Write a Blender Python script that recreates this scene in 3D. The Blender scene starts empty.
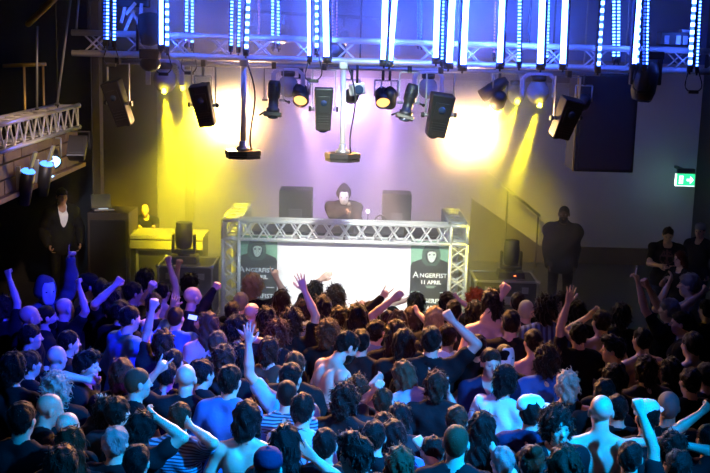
import bpy, bmesh, math, random
import numpy as np
from mathutils import Vector, Matrix, Euler
random.seed(7)
SC = bpy.context.scene
COL = SC.collection
R = math.radians
# ------------------------------------------------------------------ camera
CAM_H, FPX, PITCH, ROLL = 4.35, 1100.0, 10.08, 1.5
cd = bpy.data.cameras.new('camera'); cam = bpy.data.objects.new('camera', cd); COL.objects.link(cam)
cd.sensor_width = 36.0; cd.lens = 36.0*FPX/710.0; cd.clip_end = 100
CM = Matrix.Translation((0, 0, CAM_H)) @ Matrix.Rotation(R(90-PITCH), 4, 'X') @ Matrix.Rotation(R(ROLL), 4, 'Z')
cam.matrix_world = CM
SC.camera = cam
# ------------------------------------------------------------------ world, exposure
W = bpy.data.worlds.new('dark_hall'); SC.world = W; W.use_nodes = True
W.node_tree.nodes['Background'].inputs[0].default_value = (0.02, 0.03, 0.08, 1)
W.node_tree.nodes['Background'].inputs[1].default_value = 0.03
SC.view_settings.view_transform = 'Standard'
SC.view_settings.look = 'None'
SC.view_settings.exposure = 0.0
SC.view_settings.gamma = 1.0
SC.view_settings.use_curve_mapping = False
SC.cycles.max_bounces = 5; SC.cycles.diffuse_bounces = 2; SC.cycles.glossy_bounces = 2
SC.cycles.transmission_bounces = 3; SC.cycles.volume_bounces = 1; SC.cycles.transparent_max_bounces = 6
SC.cycles.sample_clamp_indirect = 4.0
SC.cycles.use_denoising = True; SC.cycles.volume_step_rate = 0.3; SC.cycles.volume_max_steps = 256

def spot_light(name, loc, target, color, power, angle=40, blend=0.6, radius=0.08, parent=None):
    ld = bpy.data.lights.new(name, 'SPOT'); ld.color = color; ld.energy = power
    ld.spot_size = R(angle); ld.spot_blend = blend; ld.shadow_soft_size = radius
    o = bpy.data.objects.new(name, ld); COL.objects.link(o)
    d = Vector(target) - Vector(loc)
    o.matrix_world = Matrix.Translation(loc) @ d.to_track_quat('-Z', 'Y').to_matrix().to_4x4()
    if parent is not None:
        o.parent = parent; o.matrix_parent_inverse = parent.matrix_basis.inverted()
    return o

def ray(px, py):
    d = CM.to_3x3() @ Vector(((px-355)/FPX, -(py-236.5)/FPX, -1.0))
    return d / d.y
O = Vector((0, 0, CAM_H))
def at(px, py, Y):            # world point seen at a pixel, at distance Y along the hall
    return O + ray(px, py)*Y
def atz(px, py, z):           # world point seen at a pixel, at height z
    r = ray(px, py); return O + r*((z-CAM_H)/r.z)

# ---- hall spots out of view, some added only to brighten booth, gallery and stage left
LIGHTS_FRONT = [
    # name, location, target, colour, power, cone, blend
    ('cyan_side_spot', (4.4, 3.6, 7.2), (0.3, 7.2, 1.4), (0.0, 0.30, 1.0), 18000, 36, 1.0),
    ('cyan_left_spot', (-4.6, 4.2, 6.6), (-1.0, 7.4, 1.5), (0.0, 0.24, 1.0), 400, 26, 0.9),
    ('blue_side_spot', (2.2, 5.2, 7.2), (-2.25, 9.9, 1.55), (0.012, 0.02, 1.0), 13000, 24, 1.0),
    ('violet_front_spot', (0.5, 1.0, 6.4), (0.0, 10.4, 1.5), (0.34, 0.18, 1.0), 1500, 26, 0.9),
    ('arm_blue_spot', (-1.5, 3.0, 5.6), (-0.50, 10.6, 1.95), (0.02, 0.05, 1.0), 1600, 5, 0.5),
    ('booth_front_spot', (0.4, 5.5, 6.3), (0.0, 13.45, 1.9), (0.72, 1.0, 0.92), 3200, 22, 0.5),  # added to brighten the booth truss and posters
    ('truss_front_spot', (0.0, 3.0, 6.9), (0.0, 11.8, 3.6), (1.0, 0.76, 0.66), 160, 44, 0.9),
    ('gallery_warm_spot', (-0.5, 6.0, 6.0), (-3.2, 11.6, 3.3), (1.0, 0.62, 0.36), 1500, 18, 0.9),  # added to brighten the small truss by the gallery
    ('left_stage_spot', (-1.0, 4.0, 5.6), (-3.65, 13.9, 2.2), (0.45, 0.6, 1.0), 1500, 8, 0.9),  # added bluish light for the suited man
    ('panel_front_spot', (0.2, 6.0, 6.0), (0.1, 13.4, 1.75), (1.0, 0.86, 0.74), 4600, 17, 0.6),  # added to whiten the cloth panel
]
for (n, l, t, c, p, a, b) in LIGHTS_FRONT:
    spot_light(n, l, t, c, p, a, b, 0.12)
# ------------------------------------------------------------------ materials
def mat(name, col, rough=0.6, metal=0.0, emit=None, estr=0.0, spec=0.5, bump=0.0, bscale=60, noise=None, nscale=8.0):
    m = bpy.data.materials.new(name); m.use_nodes = True
    nt = m.node_tree; b = nt.nodes['Principled BSDF']
    c4 = (*col, 1)
    b.inputs['Base Color'].default_value = c4
    b.inputs['Roughness'].default_value = rough
    b.inputs['Metallic'].default_value = metal
    b.inputs['Specular IOR Level'].default_value = spec
    if emit is not None:
        b.inputs['Emission Color'].default_value = (*emit, 1); b.inputs['Emission Strength'].default_value = estr
    if noise is not None or bump:
        tc = nt.nodes.new('ShaderNodeTexCoord')
    if noise is not None:
        n = nt.nodes.new('ShaderNodeTexNoise'); n.inputs['Scale'].default_value = nscale; n.inputs['Detail'].default_value = 4
        nt.links.new(tc.outputs['Object'], n.inputs['Vector'])
        mx = nt.nodes.new('ShaderNodeMix'); mx.data_type = 'RGBA'
        mx.inputs['A'].default_value = c4; mx.inputs['B'].default_value = (*noise, 1)
        nt.links.new(n.outputs['Fac'], mx.inputs['Factor']); nt.links.new(mx.outputs['Result'], b.inputs['Base Color'])
    if bump:
        n2 = nt.nodes.new('ShaderNodeTexNoise'); n2.inputs['Scale'].default_value = bscale; n2.inputs['Detail'].default_value = 3
        nt.links.new(tc.outputs['Object'], n2.inputs['Vector'])
        bp = nt.nodes.new('ShaderNodeBump'); bp.inputs['Strength'].default_value = bump; bp.inputs['Distance'].default_value = 0.01
        nt.links.new(n2.outputs['Fac'], bp.inputs['Height']); nt.links.new(bp.outputs['Normal'], b.inputs['Normal'])
    return m

def wave_mat(name, c1, c2, scale, axis='Z', emit=False, s1=0.0, s2=0.0, rough=0.8, sharp=True):
    m = bpy.data.materials.new(name); m.use_nodes = True
    nt = m.node_tree; b = nt.nodes['Principled BSDF']; b.inputs['Roughness'].default_value = rough
    tc = nt.nodes.new('ShaderNodeTexCoord'); w = nt.nodes.new('ShaderNodeTexWave')
    w.bands_direction = axis; w.inputs['Scale'].default_value = scale
    nt.links.new(tc.outputs['Object'], w.inputs['Vector'])
    cr = nt.nodes.new('ShaderNodeValToRGB'); cr.color_ramp.interpolation = 'CONSTANT' if sharp else 'EASE'
    cr.color_ramp.elements[0].color = (*c1, 1); cr.color_ramp.elements[1].color = (*c2, 1); cr.color_ramp.elements[1].position = 0.5
    nt.links.new(w.outputs['Fac'], cr.inputs['Fac'])
    nt.links.new(cr.outputs['Color'], b.inputs['Base Color'])
    if emit:
        b.inputs['Base Color'].default_value = (0.2, 0.2, 0.2, 1)
        nt.links.new(cr.outputs['Color'], b.inputs['Emission Color']); b.inputs['Emission Strength'].default_value = s1
    return m

# ------------------------------------------------------------------ mesh collector
def frame(d, up=Vector((0, 0, 1))):
    d = Vector(d).normalized(); u = Vector(up)
    if abs(d.dot(u.normalized())) > 0.98: u = Vector((0, 1, 0)) if abs(d.y) < 0.9 else Vector((1, 0, 0))
    s = d.cross(u).normalized(); u = s.cross(d).normalized()
    return Matrix((s, d, u)).transposed()      # columns: side, forward, up

class MB:
    def __init__(self): self.bm = bmesh.new()
    def _add(self, bm2, M, mi):
        vs = [self.bm.verts.new(M @ v.co) for v in bm2.verts]
        bm2.verts.index_update()
        for f in bm2.faces:
            try:
                g = self.bm.faces.new([vs[v.index] for v in f.verts]); g.material_index = mi; g.smooth = f.smooth
            except ValueError: pass
        bm2.free()
    def box(self, c, size, rot=None, bev=0.0, mi=0, taper=None):
        b = bmesh.new(); bmesh.ops.create_cube(b, size=1.0)
        for v in b.verts: v.co = Vector((v.co.x*size[0], v.co.y*size[1], v.co.z*size[2]))
        if taper:
            for v in b.verts:
                if v.co.z < 0: v.co.x *= taper[0]; v.co.y *= taper[1]
        if bev: bmesh.ops.bevel(b, geom=list(b.edges), offset=bev, segments=2, profile=0.6, affect='EDGES')
        M = Matrix.Translation(c) @ (rot.to_4x4() if rot is not None else Matrix.Identity(4))
        self._add(b, M, mi); return self
    def tube(self, p0, p1, r0, r1=None, seg=8, mi=0, smooth=True, caps=True):
        p0 = Vector(p0); p1 = Vector(p1); r1 = r0 if r1 is None else r1
        F = frame(p1-p0); s = F.col[0]; u = F.col[2]
        rings = []
        for p, r in ((p0, r0), (p1, r1)):
            rings.append([self.bm.verts.new(p + s*(r*math.cos(2*math.pi*k/seg)) + u*(r*math.sin(2*math.pi*k/seg))) for k in range(seg)])
        for k in range(seg):
            f = self.bm.faces.new((rings[0][k], rings[0][(k+1) % seg], rings[1][(k+1) % seg], rings[1][k])); f.smooth = smooth; f.material_index = mi
        if caps:
            for rr in (rings[0][::-1], rings[1]):
                f = self.bm.faces.new(rr); f.material_index = mi
        return self
    def path(self, pts, r, seg=6, mi=0):
        pts = [Vector(p) for p in pts]; rings = []
        for i, p in enumerate(pts):
            d = (pts[min(i+1, len(pts)-1)] - pts[max(i-1, 0)])
            F = frame(d)
            rings.append([self.bm.verts.new(p + F.col[0]*(r*math.cos(2*math.pi*k/seg)) + F.col[2]*(r*math.sin(2*math.pi*k/seg))) for k in range(seg)])
        for a, b in zip(rings, rings[1:]):
            for k in range(seg):
                f = self.bm.faces.new((a[k], a[(k+1) % seg], b[(k+1) % seg], b[k])); f.smooth = True; f.material_index = mi
        self.bm.faces.new(rings[0][::-1]).material_index = mi; self.bm.faces.new(rings[-1]).material_index = mi
        return self
    def lathe(self, prof, M=Matrix.Identity(4), seg=20, mi=0, smooth=True):   # prof: (radius, z)
        rings = []
        for (r, z) in prof:
            rings.append([self.bm.verts.new(M @ Vector((r*math.cos(2*math.pi*k/seg), r*math.sin(2*math.pi*k/seg), z))) for k in range(seg)])
        for a, b in zip(rings, rings[1:]):
            for k in range(seg):
                f = self.bm.faces.new((a[k], a[(k+1) % seg], b[(k+1) % seg], b[k])); f.smooth = smooth; f.material_index = mi
        self.bm.faces.new(rings[0][::-1]).material_index = mi; self.bm.faces.new(rings[-1]).material_index = mi
        return self
    def sphere(self, c, r, seg=16, mi=0, M=None):
        b = bmesh.new(); bmesh.ops.create_uvsphere(b, u_segments=seg, v_segments=max(6, seg//2), radius=1.0)
        for f in b.faces: f.smooth = True
        rr = r if hasattr(r, '__len__') else (r, r, r)
        T = Matrix.Translation(c) @ (M.to_4x4() if M is not None else Matrix.Identity(4)) @ Matrix.Diagonal((*rr, 1))
        self._add(b, T, mi); return self
    def prism(self, poly, thick, M=Matrix.Identity(4), mi=0):    # polygon in local XZ, extruded along local Y
        a = [self.bm.verts.new(M @ Vector((x, -thick/2, z))) for x, z in poly]
        b = [self.bm.verts.new(M @ Vector((x, thick/2, z))) for x, z in poly]
        n = len(poly)
        self.bm.faces.new(a).material_index = mi; self.bm.faces.new(b[::-1]).material_index = mi
        for k in range(n):
            self.bm.faces.new((a[(k+1) % n], a[k], b[k], b[(k+1) % n])).material_index = mi
        return self
    def build(self, name, mats, parent=None, local=True):
        bmesh.ops.recalc_face_normals(self.bm, faces=self.bm.faces)
        me = bpy.data.meshes.new(name); self.bm.to_mesh(me); self.bm.free()
        for m in (mats if isinstance(mats, (list, tuple)) else [mats]): me.materials.append(m)
        o = bpy.data.objects.new(name, me); COL.objects.link(o)
        if parent is not None: o.parent = parent
        return o

def tag(o, label=None, cat=None, group=None, kind=None):
    if label: o['label'] = label
    if cat: o['category'] = cat
    if group: o['group'] = group
    if kind: o['kind'] = kind
    return o
def thing(name, label, cat, loc=(0, 0, 0), rotz=0.0, group=None, rot=None):
    o = bpy.data.objects.new(name, None); COL.objects.link(o)
    M = Matrix.Translation(loc) @ (rot.to_4x4() if rot is not None else Matrix.Rotation(rotz, 4, 'Z'))
    o.matrix_basis = M; o.empty_display_size = 0.1
    return tag(o, label, cat, group)
def struct(name, mb, m):
    return tag(mb.build(name, m), kind='structure')
def text_mesh(name, s, size, M, m, parent=None, extrude=0.002, bold=0.0, spacing=1.0, align='CENTER'):
    c = bpy.data.curves.new(name, 'FONT'); c.body = s; c.size = size; c.extrude = extrude; c.offset = bold
    c.align_x = align; c.align_y = 'CENTER'; c.space_character = spacing; c.resolution_u = 2
    t = bpy.data.objects.new(name, c); COL.objects.link(t)
    bpy.context.view_layer.update()
    me = bpy.data.meshes.new_from_object(t.evaluated_get(bpy.context.evaluated_depsgraph_get()))
    bpy.data.objects.remove(t); me.name = name
    me.transform(M); me.materials.clear(); me.materials.append(m)
    o = bpy.data.objects.new(name, me); COL.objects.link(o)
    if parent is not None: o.parent = parent
    return o
# ------------------------------------------------------------------ organic surfaces: smooth union of cones and ellipsoids, skinned by surface nets
class Field:
    def __init__(self, xs, ys, zs):
        self.ax = [np.asarray(a, np.float32) for a in (xs, ys, zs)]
        self.F = np.full([len(a) for a in self.ax], 0.2, np.float32)
        self.T = np.zeros(self.F.shape, np.int8)
    def _win(self, lo, hi):
        s = []
        for a, l, h in zip(self.ax, lo, hi):
            i = int(np.searchsorted(a, l)); j = int(np.searchsorted(a, h))
            if j <= i: return None
            s.append(slice(i, j))
        return tuple(s)
    def dist(self, p, infl):
        m = 0.06
        if p[0] == 'c':
            _, a, b, ra, rb = p; ra += infl; rb += infl
            r = max(ra, rb) + m
            lo = [min(a[i], b[i])-r for i in range(3)]; hi = [max(a[i], b[i])+r for i in range(3)]
            w = self._win(lo, hi)
            if w is None: return None, None
            x = self.ax[0][w[0]][:, None, None]; y = self.ax[1][w[1]][None, :, None]; z = self.ax[2][w[2]][None, None, :]
            ab = [b[i]-a[i] for i in range(3)]; L = max(sum(v*v for v in ab), 1e-9)
            t = np.clip(((x-a[0])*ab[0] + (y-a[1])*ab[1] + (z-a[2])*ab[2])/L, 0, 1)
            d = np.sqrt((x-a[0]-t*ab[0])**2 + (y-a[1]-t*ab[1])**2 + (z-a[2]-t*ab[2])**2) - (ra + t*(rb-ra))
            return w, d
        _, c, rad, M = p
        rad = [q+infl for q in rad]
        r = max(rad) + m
        w = self._win([v-r for v in c], [v+r for v in c])
        if w is None: return None, None
        x = self.ax[0][w[0]][:, None, None]-c[0]; y = self.ax[1][w[1]][None, :, None]-c[1]; z = self.ax[2][w[2]][None, None, :]-c[2]
        if M is not None:      # columns of M: the ellipsoid's axes
            u = x*M[0][0] + y*M[1][0] + z*M[2][0]; v = x*M[0][1] + y*M[1][1] + z*M[2][1]; q = x*M[0][2] + y*M[1][2] + z*M[2][2]
        else: u, v, q = x, y, z
        k0 = np.sqrt((u/rad[0])**2 + (v/rad[1])**2 + (q/rad[2])**2)
        k1 = np.sqrt((u/rad[0]**2)**2 + (v/rad[1]**2)**2 + (q/rad[2]**2)**2) + 1e-9
        return w, k0*(k0-1)/k1
    def add(self, p, k=0.02, tag=0, infl=0.0):
        w, d = self.dist(p, infl)
        if w is None: return
        f = self.F[w]
        self.T[w] = np.where(d < f, tag, self.T[w])
        h = np.maximum(k-np.abs(f-d), 0)/k
        self.F[w] = np.minimum(f, d) - h*h*k*0.25
    def cut(self, p, k=0.01, infl=0.0):
        w, d = self.dist(p, infl)
        if w is None: return
        f = self.F[w]; d = -d
        h = np.maximum(k-np.abs(f-d), 0)/k
        self.F[w] = np.maximum(f, d) + h*h*k*0.25
    def cut_plane(self, n, p0, k=0.006):       # keeps the side the normal points to
        x = self.ax[0][:, None, None]; y = self.ax[1][None, :, None]; z = self.ax[2][None, None, :]
        d = -((x-p0[0])*n[0] + (y-p0[1])*n[1] + (z-p0[2])*n[2])
        h = np.maximum(k-np.abs(self.F-d), 0)/k
        self.F = np.maximum(self.F, d) + h*h*k*0.25
    def grid(self):
        return self.ax[0][:, None, None], self.ax[1][None, :, None], self.ax[2][None, None, :]
    def mesh(self, name, mats):
        F = self.F; I = F < 0
        I[0] = I[-1] = False; I[:, 0] = I[:, -1] = False; I[:, :, 0] = I[:, :, -1] = False
        F = np.where(I, F, np.maximum(F, 1e-6)).astype(np.float32)
        n = [s-1 for s in F.shape]
        cnt = np.zeros(n, np.int8)
        sl = lambda o, m: slice(o, o+m)
        for i in (0, 1):
            for j in (0, 1):
                for k in (0, 1): cnt += I[sl(i, n[0]), sl(j, n[1]), sl(k, n[2])]
        act = (cnt > 0) & (cnt < 8)
        ci, cj, ck = np.nonzero(act)
        idx = np.full(n, -1, np.int32); idx[ci, cj, ck] = np.arange(len(ci))
        acc = np.zeros((len(ci), 3), np.float64); num = np.zeros(len(ci))
        X, Y, Z = self.ax
        for ax in range(3):
            for u in (0, 1):
                for v in (0, 1):
                    o0 = [u, v]; o0.insert(ax, 0); o1 = list(o0); o1[ax] = 1
                    a = F[ci+o0[0], cj+o0[1], ck+o0[2]]; b = F[ci+o1[0], cj+o1[1], ck+o1[2]]
                    m = (a < 0) != (b < 0)
                    t = np.where(m, a/np.where(m, a-b, 1), 0)
                    p0 = np.stack([X[ci+o0[0]], Y[cj+o0[1]], Z[ck+o0[2]]], 1); p1 = np.stack([X[ci+o1[0]], Y[cj+o1[1]], Z[ck+o1[2]]], 1)
                    acc += np.where(m[:, None], p0 + (p1-p0)*t[:, None], 0); num += m
        V = (acc/np.maximum(num, 1)[:, None]).astype(np.float32)
        quads = []
        for ax in range(3):
            a = [slice(1, -1)]*3; b = [slice(1, -1)]*3
            a[ax] = slice(0, -1); b[ax] = slice(1, None)
            A = I[tuple(a)]; B = I[tuple(b)]
            e = np.nonzero(A != B); flip = A[e]
            g = [e[0]+1, e[1]+1, e[2]+1]; g[ax] = e[ax]
            o = [(1, 2), (2, 0), (0, 1)][ax]
            def cell(d0, d1):
                q = [g[0].copy(), g[1].copy(), g[2].copy()]; q[o[0]] -= d0; q[o[1]] -= d1
                return idx[q[0], q[1], q[2]]
            q = np.stack([cell(1, 1), cell(0, 1), cell(0, 0), cell(1, 0)], 1)
            q[~flip] = q[~flip][:, ::-1]
            quads.append(q)
        Q = np.concatenate(quads).astype(np.int32)
        Q = Q[(Q >= 0).all(1)]
        me = bpy.data.meshes.new(name)
        me.vertices.add(len(V)); me.vertices.foreach_set('co', V.ravel())
        me.loops.add(Q.size); me.loops.foreach_set('vertex_index', Q.ravel())
        me.polygons.add(len(Q)); me.polygons.foreach_set('loop_start', np.arange(0, Q.size, 4, dtype=np.int32))
        me.polygons.foreach_set('use_smooth', np.ones(len(Q), bool))
        for m in mats: me.materials.append(m)
        if len(mats) > 1:
            tv = self.T[ci, cj, ck]
            me.polygons.foreach_set('material_index', tv[Q[:, 0]].astype(np.int32))
        me.update(calc_edges=True)
        return me

def axis(lo, hi, h): return np.arange(lo, hi+h, h)

# materials of people
SKIN = {'pale': mat('skin_pale', (0.62, 0.40, 0.30), 0.42, spec=0.5, bump=0.15, bscale=90),
        'mid': mat('skin_mid', (0.50, 0.30, 0.21), 0.42, spec=0.5, bump=0.15, bscale=90),
        'tan': mat('skin_tan', (0.36, 0.20, 0.13), 0.42, spec=0.5, bump=0.15, bscale=90),
        'deep': mat('skin_deep', (0.10, 0.05, 0.03), 0.45, spec=0.5, bump=0.15, bscale=90)}
HAIRC = {'black': (0.010, 0.008, 0.008), 'dark': (0.022, 0.013, 0.009), 'brown': (0.075, 0.036, 0.018), 'light': (0.20, 0.115, 0.055),
         'blond': (0.50, 0.36, 0.17), 'pale': (0.72, 0.64, 0.50), 'red': (0.22, 0.045, 0.015), 'orange': (0.75, 0.13, 0.02), 'grey': (0.30, 0.29, 0.28)}
HAIR = {k: mat('hair_'+k, tuple(q*(0.30 if max(v) < 0.3 else 0.65) for q in v), 0.5, spec=0.14, bump=0.8, bscale=140) for k, v in HAIRC.items()}
for _m in HAIR.values():
    _b = _m.node_tree.nodes['Principled BSDF']; _b.inputs['Sheen Weight'].default_value = 0.12; _b.inputs['Sheen Roughness'].default_value = 0.25
CLOTHC = {'black': (0.006, 0.006, 0.007), 'charcoal': (0.02, 0.02, 0.024), 'navy': (0.012, 0.018, 0.06), 'blue': (0.05, 0.14, 0.42), 'lightblue': (0.28, 0.42, 0.62),
          'white': (0.80, 0.80, 0.80), 'grey': (0.30, 0.32, 0.36), 'bluegrey': (0.22, 0.28, 0.38), 'red': (0.55, 0.03, 0.02), 'plaid': (0.05, 0.08, 0.16),
          'brown': (0.06, 0.035, 0.02), 'print': (0.10, 0.055, 0.055), 'dimgrey': (0.09, 0.10, 0.13), 'pink': (0.5, 0.3, 0.3), 'jacket': (0.030, 0.026, 0.026)}
CLOTH = {k: mat('cloth_'+k, v, 0.85, spec=0.2, bump=0.35, bscale=45) for k, v in CLOTHC.items()}
CLOTH['stripes'] = wave_mat('cloth_stripes', (0.02, 0.03, 0.06), (0.16, 0.26, 0.42), 14, 'Z')
CLOTH['plaid'] = wave_mat('cloth_plaid', (0.02, 0.03, 0.07), (0.10, 0.16, 0.30), 6, 'X')
JEANS = mat('trousers_denim', (0.03, 0.04, 0.08), 0.9, spec=0.2); SHOES = mat('shoes_black', (0.015, 0.015, 0.015), 0.6)
EYEM = mat('eye_white', (0.38, 0.36, 0.35), 0.2); PUPIL = mat('eye_iris', (0.02, 0.015, 0.01), 0.15)
MASKM = mat('mask_white', (0.82, 0.82, 0.80), 0.45); MASKD = mat('mask_hole', (0.01, 0.01, 0.01), 0.9)

HN = (-0.0, -0.635, 0.772)
def hand_prims(wr, d, n, pose, side, s):
    """Palm, four fingers and a thumb from wrist wr, pointing along d, palm facing n; side = +1 thumb on +(d x n)."""
    d = d.normalized(); n = (n - d*n.dot(d)).normalized(); t = d.cross(n)*side       # t: towards the thumb
    P = []
    def pt(a, b, c): return tuple(wr + (d*a + t*b + n*c)*s)
    for b in (-0.028, -0.009, 0.010, 0.028):
        P.append((('c', pt(0.015, b*0.6, 0), pt(0.082, b, 0), 0.0145*s, 0.0125*s), 0.012))
    curl = {'fist': ((80, 95, 60),)*4, 'open': ((4, 6, 5), (2, 4, 4), (4, 6, 5), (8, 8, 6)), 'relaxed': ((25, 30, 20),)*4, 'hold': ((45, 55, 35),)*4,
            'horns': ((5, 6, 5), (82, 95, 60), (82, 95, 60), (6, 8, 5)), 'point': ((4, 5, 4), (80, 95, 60), (80, 95, 60), (80, 95, 60))}[pose]
    base = (0.029, 0.010, -0.009, -0.028); seg = ((0.040, 0.024, 0.020), (0.045, 0.027, 0.021), (0.041, 0.026, 0.020), (0.032, 0.019, 0.017))
    spread = {'open': 10, 'horns': 8}.get(pose, 1)
    for f in range(4):
        p = Vector((0.084, base[f], 0)); a = 0.0; sp = math.radians((1.5-f)*spread)
        for q in range(3):
            a += math.radians(curl[f][q])
            v = Vector((math.cos(a)*math.cos(sp), math.cos(a)*math.sin(sp), math.sin(a)))
            e = p + v*seg[f][q]; r = 0.0095 - 0.0008*q
            P.append((('c', pt(*p), pt(*e), r*s, (r-0.0007)*s), 0.004)); p = e
    if pose in ('open', 'horns') and pose == 'open':
        tp = [(0.022, 0.028, 0.004), (0.052, 0.056, 0.012), (0.082, 0.072, 0.016), (0.102, 0.080, 0.018)]
    elif pose in ('fist', 'point', 'horns', 'hold'):
        tp = [(0.022, 0.026, 0.008), (0.054, 0.044, 0.026), (0.078, 0.030, 0.040), (0.090, 0.008, 0.044)]
    else:
        tp = [(0.022, 0.028, 0.006), (0.052, 0.050, 0.020), (0.080, 0.056, 0.034), (0.098, 0.054, 0.042)]
    for q in range(3):
        P.append((('c', pt(*tp[q]), pt(*tp[q+1]), (0.0125-0.001*q)*s, (0.0112-0.001*q)*s), 0.006))
    return P

PEOPLE_GROUP = 'people in the crowd'
def person(pos, yaw, label, s=1.0, hands=(), hair='short', hcol='dark', top='tee', tcol='black', skin='pale', hp=0.0, hy=0.0, hr=0.0, lean=2.0, side=0.0, g=1.0,
           beard=None, cap=None, mask=None, eyes=False, group=PEOPLE_GROUP, fine=0.0105, band=None, chest=None, seed=0, sleeve=0.62, legs='denim', straps=None, inner=None, belly=False):
    """pos: world position of the head's centre (sets where the person stands with z0 = pos[3]); hands: (side, world point, pose[, pole])."""
    rnd = random.Random(seed*977+13)
    hx, hy_, hz, z0 = pos
    Rz = Matrix.Rotation(-math.radians(yaw), 4, 'Z')
    hip = Vector((0, 0, 0.95*s)); neckb = Vector((0, -0.012*s, 1.455*s))
    U = Matrix.Translation(hip) @ Matrix.Rotation(math.radians(side), 4, 'Y') @ Matrix.Rotation(-math.radians(lean), 4, 'X') @ Matrix.Translation(-hip)
    H = U @ Matrix.Translation(neckb) @ Matrix.Rotation(-math.radians(hy), 4, 'Z') @ Matrix.Rotation(math.radians(hr), 4, 'Y') @ Matrix.Rotation(math.radians(hp), 4, 'X') @ Matrix.Translation(-neckb)
    hc = Vector((0, 0.015*s, 1.635*s)); hl = H @ hc
    base = Vector((hx, hy_, 0)) - (Rz @ Vector((hl.x, hl.y, 0))); base.z = z0
    root = thing('person', label, 'person', base, -math.radians(yaw), group)
    RI = root.matrix_basis.inverted()
    fine_z0 = 0.95*s
    UP = lambda x, y, z: tuple(U @ Vector((x*s, y*s, z*s)))
    HP = lambda x, y, z: tuple(H @ Vector((x*s, (y+0.015)*s, (z+1.635)*s)))       # relative to the head's centre
    Um = [list(r) for r in U.to_3x3()]; Hm = [list(r) for r in H.to_3x3()]
    B = []        # (prim, k, material tag, cloth flag)
    gw = 0.5+0.5*g
    def E(c, r, k=0.03, tag=0, fl=''): B.append((('e', c, tuple(q*s for q in r), Um), k*s, tag, fl))
    def C(a, b, ra, rb, k=0.02, tag=0, fl=''): B.append((('c', a, b, ra*s, rb*s), k*s, tag, fl))
    # legs
    for q in (-1, 1):
        x = 0.095*gw*q
        C((x*s, 0, 0.90*s), (x*1.1*s, 0.01*s, 0.50*s), 0.088*gw, 0.062*gw, 0.03, 1, 'l')
        C((x*1.1*s, 0.01*s, 0.50*s), (x*1.2*s, -0.01*s, 0.10*s), 0.064*gw, 0.052, 0.02, 1, 'l')
        B.append((('c', (x*1.2*s, -0.03*s, 0.045*s), (x*1.4*s, 0.14*s, 0.035*s), 0.045*s, 0.035*s), 0.01, 2, 'l'))
    E((0, 0, 0.95*s), (0.165*g, 0.115*g, 0.12), 0.04, 1, 'p')
    if belly:
        for q in (-1, 1): C(UP(0.04*q, -0.02, 1.44), UP(0.17*gw*q, -0.005, 1.34), 0.045, 0.080, 0.05, 0, 't')
        E(UP(0, 0.06, 1.12), (0.225*g, 0.17*g, 0.24), 0.06, 0, 't')
    E(UP(0, 0.004*g, 1.10), (0.143*g, 0.102*g, 0.13), 0.05, 0, 't')
    E(UP(0, 0.006, 1.27), (0.160*g, 0.110*g, 0.17), 0.05, 0, 't')
    for q in (-1, 1):                       # shoulder blades and chest
        E(UP(0.075*gw*q, -0.065*g, 1.33), (0.066*gw, 0.045, 0.095), 0.025, 0, 't')
        E(UP(0.070*gw*q, 0.070*g, 1.31), (0.075*gw, 0.045, 0.065), 0.025, 0, 't')
        C(UP(0.03*q, -0.012, 1.47), UP(0.155*gw*q, -0.005, 1.405), 0.045, 0.055, 0.035, 0, 't')
    C(UP(0, -0.012, 1.42), HP(0, -0.018, -0.08), 0.060, 0.054, 0.025, 0, 'n')
    # head
    HE = lambda c, r, k=0.015: B.append((('e', HP(*c), tuple(q*s for q in r), Hm), k*s, 0, 'h'))
    HE((0, -0.012, 0.035), (0.074, 0.094, 0.083)); HE((0, 0.030, -0.030), (0.062, 0.062, 0.085), 0.03); HE((0, 0.048, -0.085), (0.036, 0.036, 0.030), 0.03)
    HE((0, 0.074, 0.020), (0.050, 0.020, 0.012), 0.012)
    B.append((('c', HP(0, 0.086, 0.008), HP(0, 0.108, -0.026), 0.010*s, 0.0145*s), 0.012*s, 0, 'h'))
    HE((0, 0.082, -0.058), (0.026, 0.014, 0.008), 0.008); HE((0, 0.080, -0.070), (0.022, 0.013, 0.007), 0.006)
    for q in (-1, 1):
        HE((0.045*q, 0.062, -0.022), (0.020, 0.018, 0.016), 0.02)
        HE((0.077*q, -0.010, -0.008), (0.011, 0.021, 0.033), 0.008)
    # arms
    hw = {}
    used = {h[0]: h for h in hands}
    for q in (-1, 1):
        up = 0.03 if q in used and len(used[q]) > 1 and used[q][1] is not None and (RI @ Vector(used[q][1])).z > 1.45*s else 0.0
        S = Vector(UP((0.178*gw + 0.004 - up*0.4)*q, -0.005, 1.392 + up))
        la, lf = 0.285*s, 0.262*s
        if q in used and used[q][1] is not None:
            T = RI @ Vector(used[q][1]); pose = used[q][2]
            pole = used[q][3] if len(used[q]) > 3 else (0.5*q, 0.35, -0.9)
        else:
            pose = used[q][2] if q in used else 'relaxed'
            T = S + Vector((0.06*q + 0.05*(g-1)*q, 0.10+rnd.uniform(-.03, .05), -0.53))*s; pole = (0.6*q, -0.8, 0)
        v = T - S; L = v.length; m = (la+lf)*0.985; hand_back = 0.06*s
        if L > hand_back+0.1: T = T - v.normalized()*hand_back; v = T - S; L = v.length      # T: wrist
        if L > m: T = S + v*(m/L); v = T - S; L = m
        if L < 0.16*s: T = S + v.normalized()*0.16*s; v = T - S; L = 0.16*s
        ca = (la*la + L*L - lf*lf)/(2*la*L); ca = max(-1, min(1, ca)); u = v.normalized()
        pv = Vector(pole); pv = pv - u*pv.dot(u)
        pv = pv.normalized() if pv.length > 1e-4 else Vector((q, 0, 0))
        El = S + u*(la*ca) + pv*(la*math.sqrt(1-ca*ca))
        E(tuple(S), (0.060*gw, 0.058*gw, 0.062), 0.03, 0, 's')
        mid = S.lerp(El, sleeve)
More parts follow.
